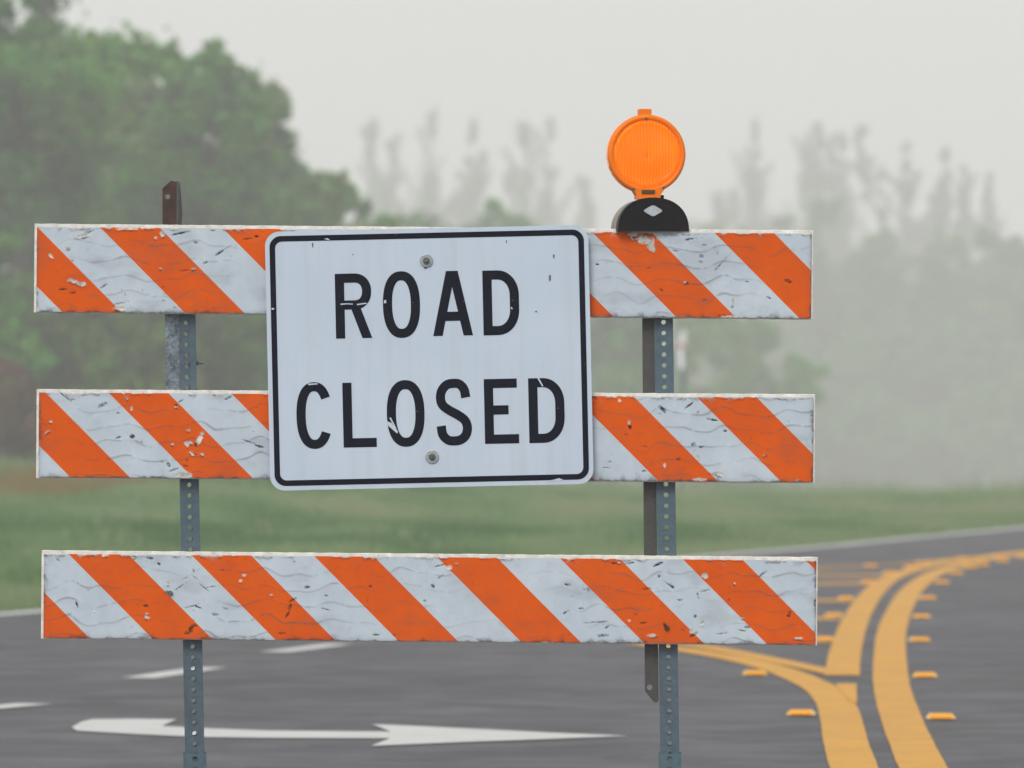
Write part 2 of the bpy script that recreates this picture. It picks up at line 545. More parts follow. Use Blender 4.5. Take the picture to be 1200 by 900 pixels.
# white dashes of the turn lane and the turn arrow
for (x0, y0, x1, y1) in ((-70, 835.5, 41, 825.5), (162, 795.5, 247, 783), (320, 765, 398, 755.5), (465, 741, 537, 733)):
    line('white_dash', [(x0, y0), ((x0 + x1) / 2, (y0 + y1) / 2), (x1, y1)], 0.15, 0.004, M['white'], 2)
arrow = [(84, 853.5), (95, 847), (108.6, 843.8), (160, 843.6), (207, 844), (190, 852), (238, 854.5), (320, 857.5), (400, 858.2), (458, 858.6), (436, 849.8),
         (480, 851.5), (560, 855.5), (650, 860), (737, 863.6), (650, 867), (540, 871), (435, 875.4), (457, 866.4), (400, 866.2), (320, 866), (238.5, 865), (159, 861.6), (90, 857.5)]
bm = bmesh.new()
bm.faces.new([bm.verts.new((*G(*p)[:2], 0.004)) for p in arrow])
bmesh.ops.triangulate(bm, faces=bm.faces)
tag(link('white_arrow', bm_mesh(bm, 'white_arrow'), M['white']), kind='structure')
# white line along the left edge of the road
pts = [Vector((float(x_edge(y)) + 0.16, y, 0)) for y in np.arange(0, 120, 1.5)]
tag(link('edge_line', ribbon_mesh('edge_line', pts, 0.17, 0.004), M['edge']), kind='structure')

# ------------------------------------------------------------------ fog
bm = bmesh.new()
bm_box(bm, (0, 395, 21), (400, 930, 60))
fog = link('haze', bm_mesh(bm, 'haze'))
fm = bpy.data.materials.new('haze'); fm.use_nodes = True
fm.node_tree.nodes.clear()
fo = fm.node_tree.nodes.new('ShaderNodeOutputMaterial'); fv = fm.node_tree.nodes.new('ShaderNodeVolumePrincipled')
fv.inputs['Color'].default_value = (0.965, 0.961, 0.968, 1)
fv.inputs['Density'].default_value = FOG_DENSITY
fv.inputs['Anisotropy'].default_value = 0.0
fm.node_tree.links.new(fv.outputs[0], fo.inputs['Volume'])
fog.data.materials.append(fm)
tag(fog, kind='stuff')

# ------------------------------------------------------------------ trees
def tubes(paths, n=7):
    V = []; Fc = []
    for pts, rad in paths:
        base = len(V)
        for i, p in enumerate(pts):
            d = Vector(pts[min(i + 1, len(pts) - 1)]) - Vector(pts[max(i - 1, 0)])
            q = d.to_track_quat('Z', 'Y')
            for k in range(n):
                a = 2 * math.pi * k / n
                V.append(tuple(Vector(p) + q @ Vector((math.cos(a) * rad[i], math.sin(a) * rad[i], 0))))
        for i in range(len(pts) - 1):
            for k in range(n):
                Fc.append((base + i * n + k, base + i * n + (k + 1) % n, base + (i + 1) * n + (k + 1) % n, base + (i + 1) * n + k))
    return np.array(V), np.array(Fc)

def leaf_quads(pos, nrm, size, r, aspect=0.5):
    n = len(pos)
    t = r.normal(size=(n, 3)); t -= nrm * np.sum(t * nrm, 1, keepdims=True)
    t /= np.linalg.norm(t, axis=1, keepdims=True) + 1e-9
    b = np.cross(nrm, t)
    s = size[:, None]
    V = np.stack([pos - t * s, pos - b * s * aspect, pos + t * s, pos + b * s * aspect], 1).reshape(-1, 3)
    return V, np.arange(4 * n).reshape(-1, 4)

def crown_clumps(h, rad, z0, n, r, squash):
    """clump centres and radii of a crown from z0 to h"""
    cz = (h + z0) / 2; hz = (h - z0) / 2
    C = []; Rr = []
    for i in range(n):
        d = r.normal(size=3); d /= np.linalg.norm(d)
        k = 0.25 + 0.62 * r.random() ** 0.5
        c = np.array([d[0] * rad * k, d[1] * rad * k, cz + d[2] * hz * k])
        C.append(c); Rr.append(rad * (0.14 + 0.16 * r.random()) * (1.1 - 0.35 * max(0, d[2])))
    return np.array(C), np.array(Rr)

def make_tree(name, X, Y, h, rad, z0, nclump, nleaf, lsize, mat, label, cat, group, seed, tone=0.5, spread=0.5, extra=None, trunk_r=0.09, lean=0.0):
    r = np.random.default_rng(seed)
    zb = float(ground_z(X, Y))
    root = empty(name, (X, Y, zb))
    tag(root, label, cat, group)
    C, Rr = crown_clumps(h, rad, z0, nclump, r, 0.8)
    C[:, 0] += lean * C[:, 2] / h
    if extra:
        for (ex, ey, ez, er) in extra:
            C = np.vstack([C, [ex, ey, ez]]); Rr = np.append(Rr, er)
    # every clump carries smaller clumps on its outside, so that the outline is ragged
    C1, R1 = C, Rr
    for (lev, num, off, sc_) in ((0, 6, 0.95, 0.42), (1, 3, 1.0, 0.5), (2, 2, 1.25, 0.6)):
        dd = r.normal(size=(len(C1), num, 3)); dd /= np.linalg.norm(dd, axis=2, keepdims=True)
        C2 = (C1[:, None, :] + dd * (R1[:, None, None] * off * (0.7 + 0.5 * r.random((len(C1), num, 1))))).reshape(-1, 3)
        R2 = np.repeat(R1, num) * sc_ * (0.6 + 0.7 * r.random(len(C1) * num))
        C = np.vstack([C, C2]); Rr = np.append(Rr, R2)
        C1, R1 = C2, R2
    wgt = Rr ** 1.5; wgt = wgt / wgt.sum()
    idx = r.choice(len(C), nleaf, p=wgt)
    d = r.normal(size=(nleaf, 3)); d /= np.linalg.norm(d, axis=1, keepdims=True)
    k = 0.35 + 0.65 * r.random(nleaf) ** 0.45
    # ragged clumps: a lobe pattern pushes leaves in and out
    lob = 1 + 0.28 * np.sin(5 * d[:, 0] + idx * 1.3) * np.cos(4 * d[:, 2] + idx * 2.1) + 0.14 * r.normal(size=nleaf) + np.where(r.random(nleaf) < 0.16, np.minimum(r.exponential(0.32, nleaf), 0.9), 0)
    pos = C[idx] + d * (Rr[idx] * k * lob)[:, None] * np.array([1, 1, 0.8])
    pos[:, 2] = np.maximum(pos[:, 2], 0.05)
    nrm = d + 0.5 * r.normal(size=(nleaf, 3)); nrm /= np.linalg.norm(nrm, axis=1, keepdims=True)
    size = lsize * (0.6 + 0.8 * r.random(nleaf))
    V, Fc = leaf_quads(pos, nrm, size, r)
    n0 = nclump + (len(extra) if extra else 0)
    c0 = tone + spread * (r.random(n0) - 0.5)
    ct = np.concatenate([c0, np.repeat(c0, 6), np.repeat(c0, 18), np.repeat(c0, 36)]) + 0.3 * spread * (r.random(len(C)) - 0.5)
    tn = np.clip(ct[idx] + 0.22 * r.normal(size=nleaf), 0, 1)
    link('crown', np_mesh('crown', V, Fc, False, {'tone': np.repeat(tn, 4)}), mat, root)
    # trunk and limbs
    top = h * 0.72
    sx = r.normal() * 0.12; sy = r.normal() * 0.12
    tp = [(sx * t * t * 2 + lean * t * top / h, sy * t, -0.1 + t * (top + 0.1)) for t in np.linspace(0, 1, 7)]
    paths = [(tp, [trunk_r * (1.25 - 1.05 * t) for t in np.linspace(0, 1, 7)])]
    for c in C[:14]:
        t0 = min(0.85, max(0.12, (c[2] - 0.45 * rad) / max(top, 0.1)))
        a = np.array(tp[int(t0 * 6)])
        mid = (a + c) / 2 + np.array([0, 0, -0.06 * rad])
        paths.append(([tuple(a), tuple(mid), tuple(c)], [trunk_r * 0.45, trunk_r * 0.3, trunk_r * 0.1]))
    tv, tf = tubes(paths)
    link('trunk', np_mesh('trunk', tv, tf, True), M['bark'], root)
    return root

def at(px, py, Y):
    """ground X and crown height of a tree whose top shows at px, py"""
    p = P(px, py, Y)
    return p.x, p.z - float(ground_z(p.x, Y))

sd_ = [100]
def tree_px(name, px, py, Y, wpx, z0f, nclump, nleaf, lsize, mat, label, cat, group, **kw):
    k = 2.5 if Y < 70 else (2.15 if name == 'hazy_bush' else (3.6 if Y < 140 else 3.4))
    Y *= k; lsize *= k
    X, h = at(px, py, Y)
    sd_[0] += 1
    if 'extra' in kw: kw['extra'] = [tuple(v * k for v in e) for e in kw['extra']]
    kw['trunk_r'] = kw.get('trunk_r', 0.09) * k
    return make_tree(name, X, Y, h, wpx / 2 * Y / F, z0f * h, nclump, nleaf, lsize, mat, label, cat, group, sd_[0], **kw)

gl = 'trees of the thicket left of the sign'
tree_px('broadleaf_tree', 22, -150, 57, 350, 0.25, 60, 40000, 0.055, M['leafA'], 'tallest green tree, running out of the top left corner of the picture', 'tree', gl, tone=0.48, spread=0.75, trunk_r=0.13)
tree_px('broadleaf_tree', 145, 16, 62, 230, 0.25, 52, 34000, 0.055, M['leafB'], 'olive tree with a low uneven top, second from the left in the thicket', 'tree', gl, tone=0.52, spread=0.8)
tree_px('broadleaf_tree', 236, 12, 60, 200, 0.22, 54, 36000, 0.055, M['leafA'], 'broad green tree with a lone leafy sprig above its crown', 'tree', gl, tone=0.47, spread=0.7,
        extra=[(0.13, 0, 4.25, 0.09), (0.12, 0, 4.1, 0.05), (0.36, 0, 3.85, 0.2), (-0.35, 0, 4.05, 0.18)])
tree_px('broadleaf_tree', 312, 118, 63, 190, 0.2, 50, 32000, 0.055, M['leafB'], 'rounded olive tree rising right behind the left end of the sign', 'tree', gl, tone=0.47, spread=0.7,
        extra=[(-0.05, 0, 4.0, 0.30)])
tree_px('broadleaf_tree', 380, 140, 69.5, 150, 0.15, 40, 24000, 0.055, M['leafA'], 'rightmost tree of the left thicket, stepping down behind the sign', 'tree', gl, tone=0.42, spread=0.6)
gs = 'shrubs at the foot of the left thicket'
for i, (px, py, Y, wpx, mat, lab, tone) in enumerate([
    (-25, 250, 53, 170, 'leafA', 'dark green shrub cut by the left edge of the picture above the middle rail', 0.4),
    (5, 395, 51, 95, 'leafRed', 'low shrub with dull red leaves at the left edge of the picture', 0.5),
    (85, 285, 54, 190, 'leafC', 'wide bright green shrub seen between the left ends of the upper two rails', 0.5),
    (165, 330, 53, 130, 'leafC', 'lower yellow green shrub just left of the left post', 0.55),
    (225, 262, 55, 170, 'leafC', 'tall shrub with brownish patches directly behind the left post', 0.55),
    (295, 285, 56, 150, 'leafA', 'green shrub in the gap between the left post and the sign', 0.45),
    (370, 280, 58, 170, 'leafB', 'olive shrub mostly hidden behind the left half of the sign', 0.4),
    (35, 235, 59, 210, 'leafA', 'tall shrub behind the left end of the top rail', 0.45),
    (25, 455, 55, 120, 'leafC', 'low shrub at the grass edge behind the left end of the middle rail', 0.5),
    (120, 470, 56, 130, 'leafA', 'low dark shrub behind the middle rail, left of the left post', 0.4), (215, 470, 57, 130, 'leafC', 'low shrub behind the middle rail where the left post passes', 0.5),
    (300, 465, 58, 130, 'leafA', 'low shrub between the left post and the lower left corner of the sign', 0.45)]):
    tree_px('shrub', px, py, Y, wpx, 0.02, 34, 17000, 0.05, M[mat], lab, 'shrub', gs, tone=tone, spread=0.6, trunk_r=0.05)

gm = 'hazy bushes seen over and beside the sign'
for px, py, Y, wpx, lab in [
    (425, 238, 126, 150, 'small hazy bush peeping over the top left of the sign'),
    (482, 206, 126, 190, 'rounded hazy green bush over the sign between its letters R and O'),
    (546, 208, 128, 190, 'hazy green bush over the middle of the sign'),
    (608, 236, 132, 170, 'low hazy bush over the right half of the sign'),
    (672, 254, 136, 160, 'lowest hazy bush, just left of the amber light'),
    (722, 300, 122, 130, 'pale bush framed between the sign and the right post'),
    (812, 322, 136, 150, 'greener pale bush behind the striped marker post'),
    (880, 365, 140, 160, 'pale low bush below the right end of the top rail'),
    (700, 440, 130, 130, 'pale low bush beside the lower right edge of the sign'),
    (770, 455, 134, 140, 'pale low bush right behind the right post'), (840, 455, 138, 150, 'pale low bush behind the middle rail right of the right post')]:
    tree_px('hazy_bush', px, py, Y, wpx, 0.03, 34, 13000, 0.085, M['leafA'], lab, 'bush', gm, tone=0.5, spread=0.5, trunk_r=0.06)

gr = 'trees of the foggy treeline on the right'
nth = ['first', 'second', 'third', 'fourth', 'fifth', 'sixth', 'seventh', 'eighth', 'ninth', 'tenth', 'eleventh', 'twelfth', 'thirteenth', 'fourteenth', 'fifteenth', 'sixteenth']
for i, (px, py, Y, wpx) in enumerate([(765, 285, 152, 110), (835, 246, 158, 100), (905, 226, 150, 115), (962, 224, 150, 110), (1018, 244, 152, 100),
                                      (1068, 266, 158, 95), (1118, 240, 150, 90), (1158, 228, 152, 100), (1205, 252, 150, 120), (1262, 262, 150, 120)]):
    if i == 9:
        continue
    tree_px('foggy_tree', px, py, Y, wpx * 1.6, 0.04, 36, 12000, 0.12, M['leafB'], 'rounded grey tree in the foggy right treeline, %s from the left' % nth[i], 'tree', gr, tone=0.42, spread=0.4, trunk_r=0.12)
for i, (px, py, Y, wpx) in enumerate([(905, 375, 132, 150), (985, 350, 136, 170), (1070, 360, 136, 170), (1150, 345, 136, 170), (1225, 360, 136, 150),
                                      (790, 400, 135, 190), (860, 440, 135, 220), (945, 455, 134, 230), (1030, 465, 134, 230), (1110, 455, 134, 230), (1195, 450, 134, 220)]):
    tree_px('foggy_bush', px, py, Y, wpx, 0.02, 24, 7500, 0.12, M['leafB'], ('low grey bush at the foot of the foggy right treeline, %s from the left' if i < 5 else 'lowest pale bush by the far grass right of the sign, %s from the left') % nth[i if i < 5 else i - 5], 'bush', 'bushes at the foot of the foggy treeline', tone=0.45, spread=0.4, trunk_r=0.08)

def make_pine(px, py, Y, wpx, label, seed):
    r = np.random.default_rng(seed)
    Y *= 2.15
    X, h = at(px, py, Y)
    rad = wpx / 2 * Y / F * 3.5
    root = empty('tall_pine', (X, Y, float(ground_z(X, Y))))
    tag(root, label, 'pine tree', 'tall pines fading into the fog')
    nb = 270
    P0 = []; D = []; paths = []
    lx = r.normal() * 0.3
    tp = [(lx * t * t, 0, -0.1 + t * h * 0.97) for t in np.linspace(0, 1, 8)]
    paths.append((tp, [0.24 * (1.1 - t) for t in np.linspace(0, 1, 8)]))
    lead = [(0.0, 1.0)] + [(rad * r.uniform(-0.75, 0.75), r.uniform(0.62, 0.96)) for _ in range(r.integers(2, 5))]
    for ox, hf in lead[1:]:
        lp = [(lx * 0.1 + ox * smooth(0.15, 0.75, q), 0.3 * ox, h * hf * q) for q in np.linspace(0.2, 1, 6)]
        paths.append((lp, [0.12 * (1.1 - q) for q in np.linspace(0.1, 1, 6)]))
    for i in range(nb):
        t = 1 - 0.95 * r.random() ** 0.8
        ox, hf = lead[int(r.integers(0, len(lead)))]
        a = r.random() * 2 * math.pi
        ln = rad * (0.75 * (1 - t) ** 0.7 + 0.05) * (0.15 + 1.0 * r.random() ** 1.8)
        up = ln * (1.0 + 1.6 * r.random())
        b0 = np.array([lx * t * t + ox * smooth(0.15, 0.75, t), 0.3 * ox, t * h * hf * 0.96])
        b1 = b0 + np.array([math.cos(a) * ln, math.sin(a) * ln, up])
        paths.append(([tuple(b0), tuple((b0 + b1) / 2 + np.array([0, 0, -0.05 * ln])), tuple(b1)], [0.05, 0.035, 0.012]))
        m = 55
        k = 0.15 + 0.9 * r.random(m)
        P0.append(b0 + (b1 - b0) * k[:, None] + r.normal(size=(m, 3)) * (0.16 + 0.45 * (1 - t)))
        D.append(np.tile((b1 - b0) / np.linalg.norm(b1 - b0), (m, 1)) + 0.35 * r.normal(size=(m, 3)))
    P0 = np.concatenate(P0); D = np.concatenate(D); D /= np.linalg.norm(D, axis=1, keepdims=True)
    s = r.normal(size=P0.shape); s -= D * np.sum(s * D, 1, keepdims=True); s /= np.linalg.norm(s, axis=1, keepdims=True)
    L = (0.4 + 0.45 * r.random(len(P0)))[:, None]
    V = np.stack([P0 - D * L, P0 - s * 0.085, P0 + D * L, P0 + s * 0.085], 1).reshape(-1, 3)
    tn = np.repeat(r.random(len(P0)), 4)
    link('crown', np_mesh('crown', V, np.arange(len(V)).reshape(-1, 4), False, {'tone': tn}), M['needle'], root)
    tv, tf = tubes(paths, 5)
    link('trunk', np_mesh('trunk', tv, tf, True), M['bark'], root)

for i, (px, py, Y, wpx) in enumerate([(436, 116, 330, 34), (464, 138, 335, 34), (506, 124, 318, 52), (552, 130, 322, 40), (618, 114, 322, 46), (646, 118, 318, 50), (684, 185, 330, 34)]):
    make_pine(px, py, Y, wpx, 'ghostly tall pine in the fog above the sign, %s from the left' % nth[i], 900 + i)
for i, (px, py, Y, wpx) in enumerate([(845, 196, 330, 34), (886, 112, 325, 46), (962, 134, 315, 34), (985, 140, 325, 38), (1016, 128, 315, 40), (1068, 184, 325, 40), (1108, 160, 318, 34), (1130, 178, 325, 34), (1152, 188, 330, 28)]):
    make_pine(px, py, Y, wpx, 'ghostly tall pine in the fog above the right treeline, %s from the left' % nth[i], 950 + i)

# ------------------------------------------------------------------ grass
def build_grass():
    r = np.random.default_rng(5)
    n = 520000
    y = 30 + 130 * r.random(n) ** 1.3
    x = (r.random(n) - 0.5) * 2 * (600 / F * y * 1.25 + 0.3)
    e = (x_edge(y) - x) * 0.955
    keep = (e > 0.03) & (e < 40)
    x, y, e = x[keep], y[keep], e[keep]
    z = ground_z(x, y)
    n = len(x)
    # taller ragged growth in drifts, short by the road
    pat = np.sin(x * 1.1 + y * 0.35) + np.sin(x * 0.45 - y * 0.27 + 1.3) + np.sin(x * 2.3 - y * 0.8)
    h = (0.035 + 0.05 * r.random(n)) * (1 + 0.35 * np.clip(pat, -1, 2)) * (0.6 + 0.5 * smooth(0, 3, e)) + 0.03 * (r.random(n) ** 6)
    wd = 0.006 + 0.007 * r.random(n)
    a = r.random(n) * 2 * math.pi
    lean = h * 0.5 * r.normal(size=n); la = r.random(n) * 2 * math.pi
    b = np.stack([x, y, z - 0.01], 1)
    sx = np.stack([np.cos(a) * wd, np.sin(a) * wd, np.zeros(n)], 1)
    tip = b + np.stack([np.cos(la) * lean, np.sin(la) * lean, h], 1)
    V = np.stack([b - sx, b + sx, tip], 1).reshape(-1, 3)
    pt2 = np.sin(x * 2.9 + 0.9 * np.sin(y * 0.5)) + np.sin(y * 0.62 + x * 0.8) + np.sin(y * 0.27 - x * 0.35 + 2)
    tone = np.clip(0.34 + 0.2 * smooth(-1, 5, x) + 0.11 * pat + 0.15 * pt2 + 0.14 * r.normal(size=n), 0, 0.85)  # paler towards the right: thicker haze put into the blade colour
    d = ((x + 5.6 - 0.04 * (y - 68)) / 1.3) ** 2 + ((y - 68) / 10.0) ** 2
    tone = np.where((d < 1.15) & (r.random(n) < 1.0 * np.clip(1.5 - d, 0, 1)), 1.0, tone)
    dry = (e < 1.6) & (r.random(n) < 0.25)
    tone = np.where(dry, 0.85, tone)
    tall = (y > 84) & (r.random(n) < 0.10) & (np.sin(x * 2.1 + y * 0.21) + np.sin(x * 0.9 - y * 0.13) > -0.3)
    V = V.reshape(-1, 3, 3); V[tall, 2, 2] += (0.08 + 0.34 * r.random(n)[tall] ** 2) * smooth(84, 100, y[tall]); V = V.reshape(-1, 3)
    tuft = smooth(0.55, 0.95, np.sin(x * 3.7 + 1.2 * np.sin(y * 0.9)) * np.sin(y * 0.83 + x * 0.6))
    V = V.reshape(-1, 3, 3); V[:, 2, 2] += tuft * 0.09 * r.random(n) * smooth(0.6, 3, e); V = V.reshape(-1, 3)
    tone = np.where((tuft > 0.3) & (r.random(n) < 0.35) & (tone < 0.95), 0.82, tone)
    o = link('grass', np_mesh('grass', V, np.arange(3 * n).reshape(-1, 3), False, {'tone': np.repeat(tone, 3)}), M['blade'])
    tag(o, 'short green and brownish grass on the bank beyond the road', 'grass', kind='stuff')
build_grass()

# ------------------------------------------------------------------ raised road markers
def make_marker():
    root = empty('road_marker', (0, 0, 0))
    bm = bmesh.new()
    bm_prism(bm, [(-0.051, 0.0), (-0.046, 0.0085), (-0.038, 0.017), (0.038, 0.017), (0.046, 0.0085), (0.051, 0.0)], -0.030, 0.030)
    # slope the front and back faces
    for v in bm.verts:
        if v.co.z < 0.001: v.co.y *= 1.65
        elif v.co.z < 0.01: v.co.y *= 1.3
    bevel(bm, 0.001, 1)
    body = link('body', bm_mesh(bm, 'body'), M['marker'], root)
    bm = bmesh.new()
    f = [bm.verts.new(p) for p in ((-0.036, -0.0492, 0.0022), (0.036, -0.0492, 0.0022), (0.035, -0.0322, 0.0155), (-0.035, -0.0322, 0.0155))]
    bm.faces.new(f)
    r = bmesh.ops.extrude_face_region(bm, geom=bm.faces[:])
    for g in r['geom']:
        if isinstance(g, bmesh.types.BMVert): g.co += Vector((0, -0.0016, 0.0012))
    link('reflector', bm_mesh(bm, 'reflector'), M['markerface'], root)
    for s in (-1, 1):
        bm = bmesh.new()
        pts = [(s * 0.0385, 0.0175), (s * 0.0475, 0.0088), (s * 0.0535, 0.0002), (s * 0.0505, 0.0002), (s * 0.0450, 0.0070), (s * 0.0375, 0.0155)]
        bm_prism(bm, pts if s > 0 else pts[::-1], -0.036, 0.036)
        link('end_cap', bm_mesh(bm, 'end_cap'), M['markerend'], root)
    return root

def copy_tree(o, parent=None):
    c = o.copy(); COL.objects.link(c)
    if parent: c.parent = parent
    for ch in o.children: copy_tree(ch, c)
    return c

mk0 = make_marker()
mk_spots = []
rs = [(1102.5, 843), (1083.8, 794), (1077.3, 752), (1079.6, 724.5), (1086.8, 702.5), (1104, 684), (1121, 673), (1137, 666), (1152, 663), (1175, 658.5), (1199, 653.5)]
for i, (x, y) in enumerate(rs):
    mk_spots.append((x, y, 'amber road marker, %s from the front along the right yellow line' % nth[i], 'amber markers outside the right yellow line'))
mk_spots.append((938.7, 838.5, 'nearest amber marker on the grey road left of the left yellow line', 'amber markers beside the left yellow line'))
mk_spots.append((884.5, 791.5, 'amber marker tucked under the curved yellow pair near the right post', 'amber markers beside the left yellow line'))
ls = [(964.5, 751), (977, 722.8), (991.5, 703), (1017.5, 684), (1043, 673), (1068, 666)]
for i, (x, y) in enumerate(ls):
    mk_spots.append((x, y, 'amber marker on a yellow bar inside the painted median, %s from the front' % nth[i], 'amber markers inside the painted median'))
for i, (x, y) in enumerate([(1020, 664.5), (1081, 661), (1127, 656), (1171, 653)]):
    mk_spots.append((x, y, 'blurred amber marker, %s from the left on the far boundary line of the median' % nth[i], 'amber markers on the far boundary line'))
for i, (x, y, lab, grp) in enumerate(mk_spots):
    o = mk0 if i == 0 else copy_tree(mk0)
    p = G(x, y)
    o.location = (p.x, p.y, 0.0042)
    o.rotation_euler = (0, 0, R(random.uniform(-6, 6)))
    tag(o, lab, 'road marker', grp)

# ------------------------------------------------------------------ marker post in the grass
def marker_post():
    Y = 105.0
    p = P(797.5, 560, Y)
    zb = float(ground_z(p.x, Y))
    root = empty('marker_post', (p.x, Y, zb))
    tag(root, 'thin striped white and red marker post in the fog beside the right post', 'marker post')
    topz = P(800, 388, Y).z - zb
    k = Y / F
    bm = bmesh.new()
    bm_box(bm, (0, 0.025, topz / 2 - 0.15), (0.05, 0.03, topz + 0.05 - 0.3))
    bevel(bm, 0.003, 1)
    link('post', bm_mesh(bm, 'post'), M['galv'], root, rot=(0, R(1.5), 0))
    # two white reflectors with a red band between and on the left
    def plate(name, z1, z0, x, wd, mat):
        bm = bmesh.new()
        bm_box(bm, (x, -0.004, (z0 + z1) / 2), (wd, 0.012, z1 - z0))
        bevel(bm, 0.002, 1)
        link(name, bm_mesh(bm, name), M[mat], root)
    zz = lambda py: P(800, py, Y).z - zb
    plate('white_panel', zz(388), zz(403), 0.036, 0.09, 'post_white')
    plate('red_band', zz(403.2), zz(407.8), 0.020, 0.09, 'post_red')
    plate('white_panel', zz(408), zz(432), 0.009, 0.096, 'post_white')
marker_post()

# ------------------------------------------------------------------ barricade
u = DB / F            # metres per photo pixel at the barricade
root = empty('barricade', (P(500, 505, DB).x, DB, 0))
tag(root, 'striped orange and white three rail barricade standing across the road', 'barricade')
RX = root.location.x
def L(px, py, y=0.0):
    """barricade-local point at photo pixel, y metres behind the front plane"""
    p = P(px, py, DB + y)
    return Vector((p.x - RX, y, p.z))

def perforated_post(length, wd=0.0445, pitch=0.0254, hole=0.0056, t=0.0027):
    """square tube with a row of real holes through the front and the back; top at z = 0, hanging down"""
    n = int(round(length / pitch))
    N = 16
    hw, hp = wd / 2, pitch / 2
    ob = []
    for (a, b) in (((-hw, -hp), (hw, -hp)), ((hw, -hp), (hw, hp)), ((hw, hp), (-hw, hp)), ((-hw, hp), (-hw, -hp))):
        for k in range(4):
            s = k / 4; ob.append((a[0] + (b[0] - a[0]) * s, a[1] + (b[1] - a[1]) * s))
    ang = [-3 * math.pi / 4 + 2 * math.pi * k / N for k in range(N)]
    inn = [(hole * math.cos(a), hole * math.sin(a)) for a in ang]
    V = []; Fc = []
    for yf, yb in ((0, t), (wd, wd - t)):
        for i in range(n):
            cz = -(i + 0.5) * pitch
            b = len(V)
            for (ox, oz) in ob: V.append((ox, yf, cz + oz))
            for (ix, iz) in inn: V.append((ix, yf, cz + iz))
            for (ix, iz) in inn: V.append((ix, yb, cz + iz))
            for (ox, oz) in ob: V.append((ox * 0.93, yb, cz + oz))
            for k in range(N):
                j = (k + 1) % N
                Fc += [(b + k, b + j, b + N + j, b + N + k), (b + N + k, b + N + j, b + 2 * N + j, b + 2 * N + k), (b + 2 * N + k, b + 2 * N + j, b + 3 * N + j, b + 3 * N + k)]
    for s in (-1, 1):
        for q in (hw, hw - t):
            b = len(V)
            V += [(s * q, 0, 0), (s * q, wd, 0), (s * q, wd, -n * pitch), (s * q, 0, -n * pitch)]
            Fc.append((b, b + 1, b + 2, b + 3))
    me = np_mesh('post', V, Fc)
    bm = bmesh.new(); bm.from_mesh(me)
    bmesh.ops.remove_doubles(bm, verts=bm.verts, dist=1e-5)
    bmesh.ops.recalc_face_normals(bm, faces=bm.faces)
    bm.to_mesh(me); bm.free()
    return me

POSTY = 0.030
def add_post(px_hi, py_hi, px_lo, py_lo, py_top, yaw, hole_phase):
    sl = (px_lo - px_hi) / (py_lo - py_hi)
    top = L(px_hi + (py_top - py_hi) * sl, py_top, POSTY)
    length = (top.z - 0.06)
    me = perforated_post(length)
    o = link('post', me, M['galv'], root, loc=top)
    o.rotation_euler = (0, -math.atan(sl), yaw)
    # wider sleeve the post stands in, with its own holes
    st = L(px_hi + (883 - py_hi) * sl, 883, POSTY - 0.004)
    me2 = perforated_post(st.z - 0.045, 0.0525, hole=0.0062)
    s = link('sleeve', me2, M['sleeve'], root, loc=st)
    s.rotation_euler = (0, -math.atan(sl), yaw)
    # foot on the road
    fx = st.x + 0.28 * sl
    bm = bmesh.new()
    bm_box(bm, (fx, POSTY + 0.022, 0.024), (0.05, 1.25, 0.048))
    bevel(bm, 0.003, 2)
    f = link('foot', bm_mesh(bm, 'foot'), M['sleeve'], root)
    bm = bmesh.new()
    for e in (-0.55, 0.6):
        bm_box(bm, (fx, POSTY + e, 0.004), (0.09, 0.10, 0.008))
    return o
# holes seen at y = 404 (left) and 379 (right) fix the phase of the two rows
add_post(219, 415, 228.5, 880, 404 - 12.72 * 9.5, R(5), 0)
add_post(778, 415, 785, 890, 390.5 - 12.72 * 9.5, R(-2), 0)

